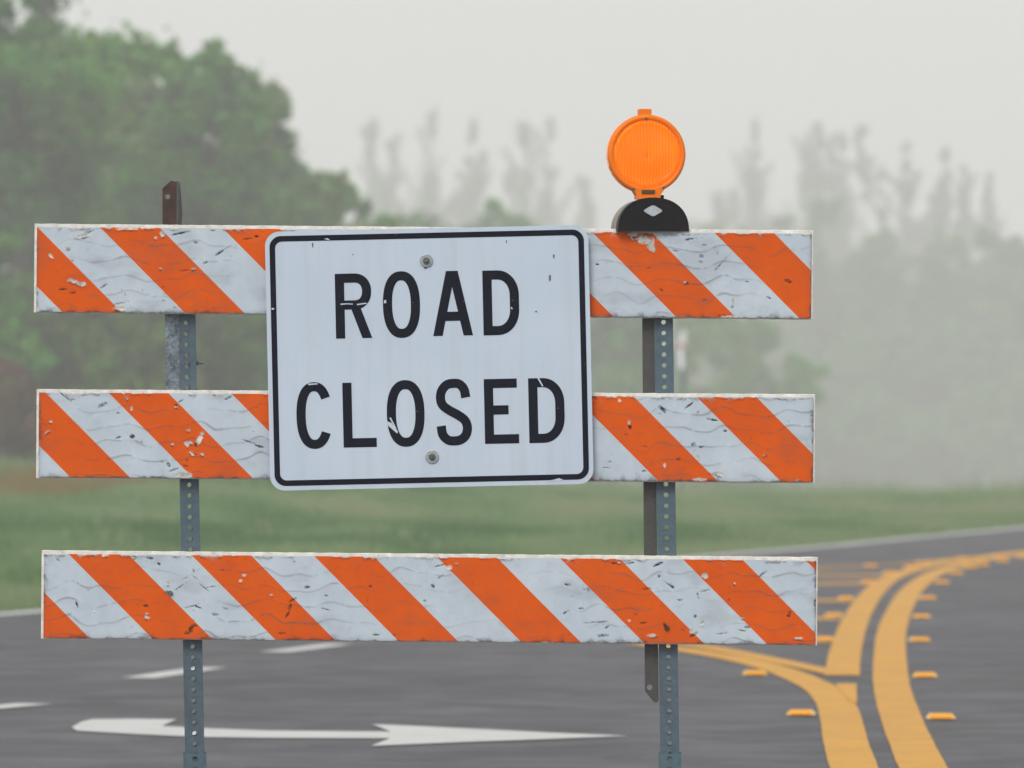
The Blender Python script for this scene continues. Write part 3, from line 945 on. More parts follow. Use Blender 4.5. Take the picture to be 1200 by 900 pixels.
# sheeting marks: (x, y, half width, half height, angle) in photo pixels
MARKS = {
 0: dict(chip=[(85, 329, 7, 3.2, 15), (95, 333, 7, 3, 10), (84, 302, 3, 1.6, 40), (97, 276, 11, 3.2, -12), (80, 291, 3, 2, 20), (191, 275, 6, 3.4, 25), (182, 279, 2.5, 2, 0), (228, 315, 6, 2.2, -12), (60, 300, 5, 1.5, 35),
              (188, 315, 1.6, 1.6, 0), (140, 361, 9, 3, -6), (755, 281, 17, 6.5, 10), (764, 290, 7, 5, 30), (743, 275, 7, 4, 0), (803, 331, 2, 1.2, 0), (859, 352, 1.0, 6, 4), (42, 362, 4, 4, 0), (907, 369, 7, 1.5, 0), (150, 268, 13, 1.6, 0), (172, 267, 10, 1.4, 0), (860, 371, 12, 1.6, 0)],
         dark=[(75, 339, 6, 1.8, -8), (85, 343, 3, 1.6, 0), (104, 272, 8, 1.6, -20), (216, 317, 12, 1.0, -8), (241, 308, 6, 2.4, -25), (258, 296, 8, 2, -32), (262, 293, 9, 0.9, -30), (122, 335, 5, 1.4, -35), (213, 273, 10, 1.6, -12), (290, 280, 6, 1.2, -5), (301, 277, 3, 1.5, 0), (138, 356, 10, 1.3, -12), (229, 284, 2, 1.6, 0),
               (764, 292, 3, 3.5, 20), (811, 280, 8, 1.8, -8), (825, 287, 3, 1.6, 0), (792, 294, 6, 1.6, 12), (805, 332, 4, 3, 30), (846, 308, 12, 0.9, -48), (822, 300, 2, 3, 10), (821, 307, 2, 2, 0), (876, 330, 2.4, 1.6, 0), (901, 349, 4, 2, 20), (922, 329, 5, 3, 20), (858, 360, 2, 3.5, 0), (760, 314, 3, 1.5, 0), (826, 352, 3, 1.5, 0), (700, 310, 2, 3, 0), (719, 368, 4, 1.4, 0), (846, 370, 5, 1.4, 0), (757, 284, 13, 0.9, -8), (775, 340, 3, 1.5, 40)]),
 1: dict(chip=[(56, 506, 5, 2, -35), (59, 494, 3, 1.6, -10), (220, 520, 5, 4, 10), (234, 515, 3, 8, 28), (237, 508, 2, 3, 30), (202, 521, 2.6, 2, 0), (220.5, 504, 2.6, 2, 0), (237, 532, 3, 2.4, 0), (225, 531, 4, 2, 30), (214, 556, 10, 4.5, 0), (149, 467, 1.6, 2.6, 20), (207, 477, 2.4, 2, 0), (154, 478, 1.4, 3, 10), (45, 478, 1.5, 2, 0), (44, 492, 1.5, 2, 0),
              (720, 463, 4, 3, 0), (726, 469, 1.6, 2, 0), (737, 495, 1.5, 4, -8), (817, 535, 2.6, 2.4, 0), (779, 545, 1.4, 3, 5), (842, 555, 7, 3, 10), (820, 562, 12, 1.4, 0), (895, 533, 1.6, 2, 0), (934, 563, 4, 1.4, 0), (954, 555, 1.6, 9, 0)],
         dark=[(218, 546, 4.6, 3.2, 0), (219, 539, 2, 4.5, 15), (78, 466, 9, 1.4, 38), (86, 468, 4, 1.6, 0), (120, 474, 7, 1.8, -18), (117, 477, 5, 1.2, -20), (138, 484, 2, 2.6, 0), (155, 511, 2.4, 4.6, -20), (166, 518, 2, 1.6, 40), (138, 513, 3, 1.4, -20), (197, 544, 1.6, 6, -35), (205, 550, 6, 1.2, -20), (190, 541, 3, 1.2, 0), (266, 467, 5, 1.6, -25), (304, 523, 5, 2.6, 18), (290, 517, 10, 0.8, 18), (207, 475, 2.4, 3.4, 10), (230, 521, 2, 6, 25), (228, 532, 6, 1.4, 20), (212, 470, 4, 1, -30),
               (777, 480, 5, 5, 45), (775, 478, 2, 3.4, 0), (809, 474, 7, 1.6, -38), (818, 483, 2, 1.5, 0), (812, 521, 2.8, 4, -20), (822, 524, 5, 3, -15), (835, 492, 6, 1.6, 10), (850, 505, 2, 3, 0), (738, 500, 2, 4, -25), (696, 466, 4, 2.4, 20), (733, 509, 3, 2, 0), (896, 534, 3.4, 3, 30), (935, 464, 5, 1.6, 0), (953, 493, 1.6, 6, 0), (951, 487, 2, 4, 20), (714, 541, 3, 2, 0), (710, 548, 6, 1, 5), (754, 552, 3, 2, 0), (795, 538, 2, 3, 0), (815, 528, 3, 2, 0), (756, 523, 4, 1, 0), (835, 556, 6, 1.4, 12)]),
 2: dict(chip=[(53, 658, 1.6, 2, 0), (50, 684, 2, 4, 0), (124, 650, 4, 2, 0), (253, 649, 18, 2, 0), (172, 723, 3.4, 2.2, 0), (172, 719, 2.6, 1.2, 0), (286, 674, 2, 1.5, 0), (282, 681, 1.6, 1.6, 0), (197, 683, 2, 2.6, 0), (318, 697, 1.6, 1.4, 0), (393, 651, 6, 1.8, 0), (527, 665, 3.4, 2, 0), (535, 660, 2.4, 1.2, 0), (111, 714, 1.2, 2.4, -15),
              (826, 674, 4, 3.4, 15), (819, 698, 1.2, 4, 0), (861, 684, 1.4, 1.2, 0), (764, 745, 4, 2, 0), (811, 739, 3, 5, 30), (823, 729, 4, 3, -35), (737, 727, 2, 1.6, 0), (870, 724, 2, 1.4, 0), (640, 753, 9, 1.2, 0), (935, 748, 5, 1.2, 0), (725, 659, 2, 1, 0), (765, 651, 7, 1.6, 0)],
         dark=[(199, 695, 6, 4.6, 10), (227, 669, 1.4, 7, 6), (229, 677, 6, 1, 35), (240, 689, 8, 1.0, 38), (252, 687, 12, 0.9, -8), (212, 687, 12, 1.0, -35), (216, 678, 9, 0.8, -25), (176, 654, 4, 2.4, 10), (186, 661, 3, 3, 30), (222, 711, 8, 1.0, -12), (234, 712, 6, 0.9, 18), (264, 713, 4, 2, 20), (252, 720, 3, 1.6, 0), (90, 708, 1.0, 8, -15), (171, 710, 3, 2.6, 0), (224, 737, 2, 7, 10), (228, 733, 3, 3, 0), (219, 742, 3, 2.5, 0), (343, 703, 7, 1.6, -28), (340, 711, 1.8, 7, 30), (337, 720, 0.9, 10, 30), (360, 688, 4, 3, 0), (382, 698, 3, 2.6, 0), (382, 714, 6, 0.8, 15), (434, 687, 3.2, 3, 0), (507, 687, 3, 4.4, 15), (498, 704, 1.8, 1.6, 0), (516, 676, 4, 1.2, -30), (514, 663, 9, 1, -14), (345, 658, 3, 1.4, 0), (68, 656, 3, 2, 30), (262, 668, 6, 1.6, -5), (158, 655, 4, 1.4, -30), (440, 744, 5, 2, 0), (462, 744, 2, 1, 0), (330, 742, 6, 2, -5),
               (665, 685, 3.4, 2.6, 0), (664, 717, 5, 1.8, -30), (682, 713, 4, 1.8, 0), (700, 729, 14, 1, -4), (711, 735, 4, 1.6, -35), (707, 745, 6, 2.4, -5), (690, 691, 2, 5, 0), (738, 660, 6, 2.2, -8), (720, 660, 6, 1.6, 10), (772, 661, 8, 2.2, -25), (781, 683, 8, 1, 40), (772, 675, 2, 4, 30), (786, 686, 5, 1.8, 25), (818, 697, 2, 5, -20), (797, 703, 4, 1.4, 0), (827, 692, 7, 1, -15), (876, 735, 3, 2, 0), (924, 722, 3, 4, 20), (926, 718, 2, 4, -30), (893, 673, 6, 1.2, -35), (781, 735, 6, 5, 45), (780, 737, 2.4, 2.4, 0), (766, 747, 5, 1.6, 0), (812, 744, 5, 2.4, -30), (800, 738, 4, 1.4, 35), (848, 742, 8, 1, -8), (870, 739, 7, 1.4, 10), (955, 706, 1.4, 10, 0), (815, 722, 2, 4, -30), (745, 720, 3, 1.4, 0), (757, 690, 5, 1.4, -5), (754, 730, 6, 1.6, -8)]),
}

def rail(k, tl, tr, bl, br, phase, seed):
    """a painted board and the striped sheeting on its face"""
    w_px = ((tr[0] - tl[0]) + (br[0] - bl[0])) / 2
    h_px = ((bl[1] - tl[1]) + (br[1] - tr[1])) / 2
    ang = math.atan2(tr[1] - tl[1], tr[0] - tl[0])          # clockwise seen from the front
    cx = (tl[0] + tr[0] + bl[0] + br[0]) / 4; cy = (tl[1] + tr[1] + bl[1] + br[1]) / 4
    W, H = w_px * u, h_px * u
    loc = L(cx, cy, 0.003)
    bm = bmesh.new()
    bm_box(bm, (0, 0.0125, 0), (W, 0.025, H))
    es = [e for e in bm.edges if abs(e.verts[0].co.x - e.verts[1].co.x) > 0.5]
    bmesh.ops.subdivide_edges(bm, edges=es, cuts=120, use_grid_fill=True)
    rr = random.Random(seed)
    for v in bm.verts:      # worn, nibbled edges
        v.co.z += rr.uniform(-1, 1) * 0.0006 * (1 if v.co.z > 0 else 1.0)
    bevel(bm, 0.0012, 2, 60)
    board = link('rail', bm_mesh(bm, 'rail'), M['board'], root, loc=loc, rot=(0, ang, 0))
    # sheeting: fine grid, wrinkled, with marks; top margin of bare board
    mt, ml, mr, mb = 3.8, 3.0, 2.0, 1.0
    nx = int((w_px - ml - mr) / 0.95); ny = int((h_px - mt - mb) / 0.95)
    gx = np.linspace(-w_px / 2 + ml, w_px / 2 - mr, nx); gy = np.linspace(-h_px / 2 + mt, h_px / 2 - mb, ny)
    X, Yp = np.meshgrid(gx, gy)                              # rail-local pixels, y down
    ca, sa = math.cos(ang), math.sin(ang)
    IX = cx + X * ca - Yp * sa; IY = cy + X * sa + Yp * ca    # photo pixels
    shp = X.shape
    n1 = noise2(shp, 34, seed, 2); n2 = noise2(shp, 9, seed + 1, 3); n3 = noise2(shp, 3.0, seed + 2, 2); n4 = noise2(shp, (60, 90), seed + 3, 2)
    # wavy wrinkles with grime in them
    sp = 19.5
    s = Yp + 3.6 * np.sin(X / 12.5 + 2.2 * n4 * 3) + 1.6 * np.sin(X / 6.1 + 1.3) + 10 * (n1 - 0.5)
    fr = np.abs(((s / sp) % 1.0) - 0.5) * sp
    amp = smooth(0.42, 0.68, n4) * (0.35 + 0.65 * smooth(0.35, 0.6, n1))
    ridge = np.exp(-(fr / 3.0) ** 2) * amp
    thin = np.exp(-(fr / 0.95) ** 2) * (0.35 * smooth(0.25, 0.5, n4) + 0.65 * amp) * smooth(0.2, 0.5, n2)
    dark = np.zeros(shp); chip = np.zeros(shp)
    def stamp(arr, marks, rough, grow):
        for (mx_, my_, a, b, an) in marks:
            a, b = a * grow[0] + 0.3, b * grow[1] + 0.3
            q = math.radians(an)
            dx = IX - mx_; dy = IY - my_
            uu = (dx * math.cos(q) + dy * math.sin(q)) / a
            vv = (-dx * math.sin(q) + dy * math.cos(q)) / b
            d = np.sqrt(uu * uu + vv * vv) + rough * (n2 - 0.5) * 2 + 0.55 * (n3 - 0.5) * 2
            np.maximum(arr, smooth(1.12, 0.72, d), out=arr)
    stamp(chip, MARKS[k]['chip'], 0.55, (0.85, 0.75))
    stamp(dark, MARKS[k]['dark'], 0.9, (0.85, 0.42))
    # a dark lip under chips, random specks, grime along the bottom and ends
    spk = noise2(shp, 4.2, seed + 7, 2); spm = noise2(shp, 40, seed + 8, 2)
    dark = np.maximum(dark, 0.6 * smooth(0.90, 0.96, spk + 0.22 * (spm - 0.5)))
    eb = np.minimum.reduce([gy[-1] - Yp, X - gx[0], gx[-1] - X])
    dark = np.maximum(dark, 0.75 * smooth(0.62, 0.75, n2 + 0.30 * np.exp(-eb / 2.2) - 0.05) * np.exp(-eb / 3.5))
    chip = np.maximum(chip, smooth(0.66, 0.74, n2 + 0.16 * np.exp(-(Yp - gy[0]) / 2.0)) * np.exp(-(Yp - gy[0]) / 2.2))
    lip = np.zeros(shp)
    lip[2:, :] = np.clip(np.abs(chip[2:, :] - chip[:-2, :]) * 0.9, 0, 1)
    dark = np.clip(np.maximum(dark, lip * smooth(0.35, 0.6, n2)), 0, 1) * (1 - 0.6 * chip) * (0.45 + 0.55 * smooth(0.3, 0.6, n3))
    fog_grime = noise2(shp, (20, 46), seed + 9, 4)
    dirt = np.clip(0.50 * thin + 0.14 * smooth(0.55, 0.8, fog_grime) + 0.35 * np.exp(-eb / 2.5) + 0.12 * n2, 0, 0.8)
    hgt = 0.0003 * ridge + 0.0006 * (n1 - 0.5) + 0.0005 * (n2 - 0.5) - 0.0006 * chip + 0.0012 * lip
    hgt -= 0.0011 * dark
    ph = np.where(IX < 500, phase[0], phase[1])
    S_ = (IX - (IY - (tl[1] + 4.5 + (IX - tl[0]) * math.tan(ang))) - ph + 0.25 * (n3 - 0.5)) / 144.0
    # where the sheeting has broken away at the edges it is pulled back
    V = np.stack([X * u, -(0.0034 + hgt), -Yp * u], -1).reshape(-1, 3)
    i = np.arange(ny - 1)[:, None] * nx + np.arange(nx - 1)[None, :]
    Fc = np.stack([i, i + nx, i + nx + 1, i + 1], -1).reshape(-1, 4)
    me = np_mesh('sheeting', V, Fc, True, {'s': S_, 'dark': dark, 'chip': chip, 'dirt': dirt})
    link('sheeting', me, M['sheeting'], board)
    return board

rail(0, (40, 262), (953, 270), (40, 366.5), (952.5, 374), (118, 118), 21)
rail(1, (42.5, 456), (955.5, 462), (42.5, 560), (954.5, 566), (128, 97), 31)
rail(2, (48, 645), (958.5, 653), (48.5, 750), (957.5, 755), (81, 81), 41)

# steel braces behind the rails
def angle_bar(name, px_top, py_top, px_bot, py_bot, prof, y, mat, pointed, hole=None, mats2=None):
    """prof: plan outline points (x, y) in metres; runs from top pixel to bottom pixel"""
    a, b = L(px_top, py_top, y), L(px_bot, py_bot, y)
    bm = bmesh.new()
    n = len(prof)
    top = [bm.verts.new((a.x + x, y + yy, a.z + pointed[0][i])) for i, (x, yy) in enumerate(prof)]
    bot = [bm.verts.new((b.x + x, y + yy, b.z + pointed[1][i])) for i, (x, yy) in enumerate(prof)]
    for i in range(n):
        j = (i + 1) % n
        bm.faces.new((top[i], top[j], bot[j], bot[i]))
    bmesh.ops.triangulate(bm, faces=[bm.faces.new(top), bm.faces.new(bot[::-1])])
    bevel(bm, 0.0006, 1, 50)
    return link(name, bm_mesh(bm, name), mat, root)

def holed_plate(name, outline, hole_c, hole_r, y0, t, mat, parent):
    """flat plate given by an outline in photo pixels with one round hole"""
    pts = [L(x, yy, y0) for x, yy in outline]
    c = L(*hole_c, y0)
    N = 48
    def ray(a):
        d = Vector((math.cos(a), math.sin(a)))
        best = None
        for i in range(len(pts)):
            p, q = pts[i], pts[(i + 1) % len(pts)]
            ex, ez = q.x - p.x, q.z - p.z
            den = d.x * ez - d.y * ex
            if abs(den) < 1e-12: continue
            tt = ((p.x - c.x) * ez - (p.z - c.z) * ex) / den
            s = ((p.x - c.x) * d.y - (p.z - c.z) * d.x) / den
            if tt > 0 and -1e-6 <= s <= 1 + 1e-6 and (best is None or tt < best): best = tt
        return best
    angs = sorted([2 * math.pi * k / N for k in range(N)] + [math.atan2(p.z - c.z, p.x - c.x) % (2 * math.pi) for p in pts])
    bm = bmesh.new()
    rings = []
    for yy in (y0, y0 + t):
        o = [bm.verts.new((c.x + math.cos(a) * ray(a), yy, c.z + math.sin(a) * ray(a))) for a in angs]
        i = [bm.verts.new((c.x + math.cos(a) * hole_r, yy, c.z + math.sin(a) * hole_r)) for a in angs]
        rings.append((o, i))
    n = len(angs)
    for k in range(n):
        j = (k + 1) % n
        (o0, i0), (o1, i1) = rings
        bm.faces.new((o0[k], o0[j], i0[j], i0[k])); bm.faces.new((o1[k], i1[k], i1[j], o1[j]))
        bm.faces.new((o0[k], o1[k], o1[j], o0[j])); bm.faces.new((i0[k], i0[j], i1[j], i1[k]))
    return link(name, bm_mesh(bm, name), mat, parent)

# left: rusty angle rising above the top rail, mottled zinc below it
br = holed_plate('brace', [(190.3, 262 + 40), (190.3, 221), (200.5, 211.5), (206.5, 213), (206, 262 + 40)], (196.5, 230.5), 2.9 * u, 0.034, 0.004, M['rust'], root)
tag(br, 'rusty pointed end of the brace with one hole')
bm = bmesh.new()
pA = [L(206.2, 212.5, 0.0345), L(209.5, 214, 0.07), L(212.3, 250, 0.075), L(208.8, 262 + 40, 0.06), L(205.8, 262 + 40, 0.0345)]
for dx in (0, 0.003):
    bm.faces.new([bm.verts.new(p + Vector((dx, 0, 0))) for p in pA])
bm.verts.ensure_lookup_table()
for i in range(5):
    j = (i + 1) % 5
    bm.faces.new((bm.verts[i], bm.verts[j], bm.verts[j + 5], bm.verts[i + 5]))
link('brace_flange', bm_mesh(bm, 'brace_flange'), M['brace'], br)
bm = bmesh.new()
q = [L(192.5, 300, 0.028), L(209.0, 300, 0.028), L(211.5, 520, 0.028), L(195.5, 520, 0.028)]
fr_ = [bm.verts.new(p) for p in q]; bk_ = [bm.verts.new(p + Vector((0, 0.003, 0))) for p in q]
bm.faces.new(fr_); bm.faces.new(bk_[::-1])
for i in range(4):
    j = (i + 1) % 4
    bm.faces.new((fr_[i], bk_[i], bk_[j], fr_[j]))
link('brace', bm_mesh(bm, 'brace'), M['mottled'], root)
# right: dark flat bar beside the post, pointed and holed at its lower end
holed_plate('brace', [(752, 300), (766.3, 300), (771.8, 820.5), (769.5, 823.5), (766, 822.5), (755.8, 810)], (761.3, 805.5), 3.3 * u, 0.040, 0.005, M['brace'], root)

# bolts on the posts
def bolt(name, p, r_, l_, axis='Y', washer=True, mat='bolt', parent=None, wr=2.0):
    bm = bmesh.new()
    bm_cyl(bm, p, r_, l_, axis, 6)
    bevel(bm, r_ * 0.12, 1, 30)
    o = link(name, bm_mesh(bm, name), M[mat], parent or root)
    if washer:
        bm = bmesh.new()
        bm_cyl(bm, Vector(p) + Vector((0, l_ * 0.5 + 0.0012 - 0.001, 0)), r_ * wr, 0.003, axis, 28)
        bevel(bm, 0.0008, 2, 30)
        link('washer', bm_mesh(bm, 'washer'), M['zinc'], o)
    return o
b = bolt('bolt', L(234, 425.5, POSTY + 0.02), 0.0030, 0.022, 'X', False)
bm = bmesh.new(); bm_cyl(bm, L(231, 425.5, POSTY + 0.02), 0.006, 0.006, 'X', 6); link('nut', bm_mesh(bm, 'nut'), M['bolt'], b)
bolt('bolt', L(219.3, 425.3, POSTY - 0.002), 0.0058, 0.006, 'Y', False)
for px, py in ((219.5, 316), (224.5, 700), (776, 322), (780, 515), (781.5, 737)):
    pass
bolt('bolt', L(781.5, 736, -0.004), 0.006, 0.006, 'Y', False, 'rust')
bolt('bolt', L(199.5, 695, -0.004), 0.006, 0.006, 'Y', False, 'bolt')

# ------------------------------------------------------------------ the sign
SIGN_Y = DB - 0.022
su = SIGN_Y / F
SC = (503, 419.3)
TH = R(1.27)
sp = P(*SC, SIGN_Y)
sign = empty('road_closed_sign', sp)
sign.rotation_euler = (0, -TH, 0)
tag(sign, 'white ROAD CLOSED sign with black border bolted across the upper two rails', 'sign')
SW, SH = 379 * su, 303.5 * su

def rrect(w_, h_, r_, n=10):
    pts = []
    for (sx, sz, a0) in ((1, 1, 0), (-1, 1, 90), (-1, -1, 180), (1, -1, 270)):
        for k in range(n + 1):
            a = R(a0 + 90 * k / n)
            pts.append((sx * (w_ / 2 - r_) + r_ * math.cos(a), sz * (h_ / 2 - r_) + r_ * math.sin(a)))
    return pts
bm = bmesh.new()
bm_prism(bm, rrect(SW, SH, 17 * su), 0, 0.003)
bevel(bm, 0.0006, 1, 60)
link('panel', bm_mesh(bm, 'panel'), M['sign_white'], sign)
bm = bmesh.new()
i_ = 5.2 * su; bw = 6.6 * su
o1 = rrect(SW - 2 * i_, SH - 2 * i_, 13.5 * su); o2 = rrect(SW - 2 * i_ - 2 * bw, SH - 2 * i_ - 2 * bw, 8 * su)
va = [bm.verts.new((x, -0.0005, z)) for x, z in o1]; vb = [bm.verts.new((x, -0.0005, z)) for x, z in o2]
for k in range(len(va)):
    j = (k + 1) % len(va)
    bm.faces.new((va[k], va[j], vb[j], vb[k]))
link('border', bm_mesh(bm, 'border'), M['sign_black'], sign)

def s_local(zx, zy):
    """enlarged-view pixel -> sign-local x, z in metres"""
    dx, dy = (zx - 537) / 2.646, (zy - 448) / 2.646
    ux = dx * math.cos(TH) - dy * math.sin(TH); uy = dx * math.sin(TH) + dy * math.cos(TH)
    return ux * su, -uy * su

def arc(cx, cz, rx, rz, a0, a1, n=18, p=2.0):
    out = []
    for k in range(n + 1):
        a = R(a0 + (a1 - a0) * k / n)
        c, s = math.cos(a), math.sin(a)
        out.append((cx + rx * math.copysign(abs(c) ** (2 / p), c), cz + rz * math.copysign(abs(s) ** (2 / p), s)))
    return out

def strokes(ch, w_, h_, s):
    """centre lines of a narrow highway-style capital; origin at the letter's centre"""
    x = w_ / 2 - s / 2; z = h_ / 2 - s / 2
    H, Wd = h_ / 2, w_ / 2
    if ch == 'O': return [arc(0, 0, x, z, 90, 450, 60, 2.35)]
    if ch == 'C': return [arc(0, 0, x, z, 33, 327, 50, 2.35)]
    if ch == 'L': return [[(-x, H), (-x, -H)], [(-x + s / 2, -z), (Wd, -z)]]
    if ch == 'E': return [[(-x, H), (-x, -H)], [(-x + s / 2, z), (Wd * 0.93, z)], [(-x + s / 2, 0.02 * h_), (Wd * 0.42, 0.02 * h_)], [(-x + s / 2, -z), (Wd, -z)]]
    if ch == 'D':
        return [[(-x, H), (-x, -H)], [(-x + s / 2, z), (-0.1 * w_, z)] + arc(-0.1 * w_, z * 0.25, x + 0.1 * w_, z * 0.75, 90, 0, 16, 2.1)[1:] + arc(-0.1 * w_, -z * 0.25, x + 0.1 * w_, z * 0.75, 0, -90, 16, 2.1) + [(-x + s / 2, -z)]]
    if ch == 'A':
        return [[(-Wd + s * 0.52, -H), (-s * 0.13, H)], [(Wd - s * 0.52, -H), (s * 0.13, H)], [(-x * 0.55, -0.20 * h_), (x * 0.55, -0.20 * h_)]]
    if ch == 'R':
        zm = -0.0 * h_ + 0.015 * h_
        rz = (z - zm) / 2
        bowl = [(-x + s / 2, z), (x - rz * 0.9, z)] + arc(x - rz * 0.9, z - rz, rz * 0.9, rz, 90, -90, 20, 2.2)[1:] + [(-x + s / 2, zm)]
        return [[(-x, H), (-x, -H)], bowl, [(0.06 * w_, zm - s * 0.3), (Wd - s * 0.52, -H)]]
    if ch == 'S':
        q = [(0.93 * x, 0.50 * z), (0.80 * x, 0.79 * z), (0.45 * x, 0.97 * z), (0, z), (-0.5 * x, 0.95 * z), (-0.88 * x, 0.74 * z), (-0.97 * x, 0.47 * z), (-0.80 * x, 0.24 * z), (-0.3 * x, 0.06 * z),
             (0.3 * x, -0.10 * z), (0.82 * x, -0.29 * z), (x, -0.54 * z), (0.88 * x, -0.80 * z), (0.5 * x, -0.96 * z), (0, -z), (-0.48 * x, -0.96 * z), (-0.86 * x, -0.77 * z), (-0.96 * x, -0.47 * z)]
        c = catmull([(a, b, 0) for a, b in q], 6)
        return [[(p.x, p.y) for p in c]]

def ribbon2(V, Fc, pts, s, y, cut=None):
    """flat ribbon of width s along pts in the x-z plane; cut: (end trims horizontal) for slanted strokes"""
    n = len(pts)
    closed = (abs(pts[0][0] - pts[-1][0]) + abs(pts[0][1] - pts[-1][1])) < 1e-6
    b = len(V)
    for i, p in enumerate(pts):
        a = pts[i - 1] if i > 0 else (pts[-2] if closed else pts[i])
        c = pts[i + 1] if i < n - 1 else (pts[1] if closed else pts[i])
        dx, dz = c[0] - a[0], c[1] - a[1]
        l_ = math.hypot(dx, dz) or 1
        nx_, nz_ = -dz / l_, dx / l_
        k = s / 2
        if cut:          # keep the ends horizontal
            V.append((p[0] - s / 2 / abs(dz / l_), y, p[1])); V.append((p[0] + s / 2 / abs(dz / l_), y, p[1]))
        else:
            V.append((p[0] + nx_ * k, y, p[1] + nz_ * k)); V.append((p[0] - nx_ * k, y, p[1] - nz_ * k))
    for i in range(n - 1):
        Fc.append((b + 2 * i, b + 2 * i + 1, b + 2 * i + 3, b + 2 * i + 2))

def letter(ch, zx, zy, wz, parent, hz=201, s_z=28.5):
    k = su / 2.646
    w_, h_, s = wz * k, hz * k, s_z * k
    V = []; Fc = []
    for q, st in enumerate(strokes(ch, w_, h_, s)):
        slant = (ch == 'A' and q < 2) or (ch == 'R' and q == 2)
        ribbon2(V, Fc, st, s, -0.0005 - 0.00006 * q, slant)
    x, z = s_local(zx, zy)
    o = link('letter', np_mesh('letter', V, Fc), M['sign_black'], parent, loc=(x, 0, z))
    return o

row1 = [('R', 302, 287, 112), ('O', 451, 283, 115), ('A', 609, 279, 124), ('D', 759.5, 277, 112)]
row2 = [('C', 181, 627, 111), ('L', 321, 625, 103), ('O', 464, 620.5, 117), ('S', 613, 616.5, 111), ('E', 761, 613.5, 106), ('D', 901, 611, 111)]
for word in (row1, row2):
    V = None
    for ch, zx, zy, wz in word:
        letter(ch, zx, zy, wz, sign, hz=207 if ch in 'OCS' else 201)
# white scratches across the letters, and the sign's bolts
def scratch(pts, name='scratch'):
    bm = bmesh.new()
    bm.faces.new([bm.verts.new((s_local(x, y)[0], -0.00085, s_local(x, y)[1])) for x, y in pts])
    bmesh.ops.triangulate(bm, faces=bm.faces)
    return bm
for pts in ([(407, 645), (420, 650), (440, 676), (438, 683), (425, 672), (409, 658)], [(413, 634), (418, 633), (436, 668), (431, 666)], [(872, 511), (877, 510), (891, 536), (887, 537)],
            [(262, 280), (282, 279), (300, 280), (300, 283), (283, 282), (262, 284)], [(312, 281), (340, 277), (345, 280), (314, 285)], [(397, 270), (403, 268), (404, 278), (396, 279)], [(210, 79), (222, 77), (229, 82), (224, 83)],
            [(900, 829), (922, 826), (940, 821), (955, 827), (930, 831)], [(164, 848), (200, 849), (188, 856), (170, 855)], [(48, 293), (56, 294), (56, 299), (48, 299)], [(160, 528), (190, 527), (192, 530), (163, 533)],
            [(789, 292), (793, 290), (796, 297), (793, 298)]):
    link('scratch', bm_mesh(scratch(pts), 'scratch'), M['sign_white'], sign)
for pts in ([(520, 165), (531, 164), (528, 172), (523, 173)], [(908, 192), (914, 191), (914, 206), (910, 212), (908, 205)], [(920, 128), (926, 128), (925, 139), (921, 138)], [(865, 303), (871, 302), (872, 306), (866, 307)],
            [(173, 92), (178, 92), (177, 106), (174, 105)], [(299, 126), (302, 126), (302, 130), (299, 130)], [(775, 84), (778, 84), (778, 92), (775, 92)]):
    link('stain', bm_mesh(scratch(pts), 'stain'), M['stain'], sign)
for (zx, zy, dz) in ((528, 147, 0), (546, 755, 0)):
    x, z = s_local(zx, zy)
    bm = bmesh.new()
    bm_cyl(bm, (x, -0.002, z), 20.5 * su / 2.646, 0.003, 'Y', 32)
    bevel(bm, 0.001, 2, 30)
    ws = link('washer', bm_mesh(bm, 'washer'), M['zinc'], sign)
    bm = bmesh.new()
    bm_cyl(bm, (x, -0.0065, z), 11 * su / 2.646, 0.006, 'Y', 6)
    bm_cyl(bm, (x, -0.0105, z), 6 * su / 2.646, 0.004, 'Y', 16)
    bevel(bm, 0.0006, 1, 30)
    link('bolt', bm_mesh(bm, 'bolt'), M['bolt'], ws)

# ------------------------------------------------------------------ the warning light on the top rail
LY = DB + 0.012
lu = LY / F
lo = P(762, 271, LY)
light = empty('warning_light', lo)
light.rotation_euler = (0, 0, R(9))
tag(light, 'round amber warning light with black half round base on the top rail', 'warning light')
lx = lambda px: (px - 762) * lu / math.cos(R(9))
lz = lambda py: (271 - py) * lu
def lathe(profile, seg=64):
    """profile: (radius, y); axis along y"""
    V = []; Fc = []
    for r_, y in profile:
        for k in range(seg):
            a = 2 * math.pi * k / seg
            V.append((r_ * math.cos(a), y, r_ * math.sin(a)))
    for i in range(len(profile) - 1):
        for k in range(seg):
            j = (k + 1) % seg
            Fc.append((i * seg + k, i * seg + j, (i + 1) * seg + j, (i + 1) * seg + k))
    return V, Fc
LR = 46.3 * lu
cz = lz(180.5); cx_ = lx(757.5)
V, Fc = lathe([(LR * 0.995, 0.0), (LR, -0.010), (LR * 0.985, -0.017), (LR * 0.93, -0.0195), (LR * 0.87, -0.018), (LR * 0.85, -0.0155), (LR * 0.845, 0.0), (LR * 0.995, 0.0)])
link('lens_rim', np_mesh('lens_rim', V, Fc, True), M['amber'], light, loc=(cx_, 0.006, cz))
V, Fc = lathe([(LR * 0.853, -0.0150), (LR * 0.83, -0.0190), (LR * 0.775, -0.0215), (LR * 0.755, -0.0215), (LR * 0.735, -0.0190), (LR * 0.6, -0.0225), (LR * 0.4, -0.0255), (LR * 0.2, -0.0266), (LR * 0.06, -0.0268), (LR * 0.03, -0.0248), (0.0002, -0.0246)])
lens = link('lens', np_mesh('lens', V, Fc, True), M['lens'], light, loc=(cx_, 0.006, cz))
V, Fc = lathe([(LR * 0.985, 0.001), (LR * 0.985, 0.022), (LR * 0.9, 0.034), (LR * 0.6, 0.042), (0.0002, 0.044)])
bm = bmesh.new()
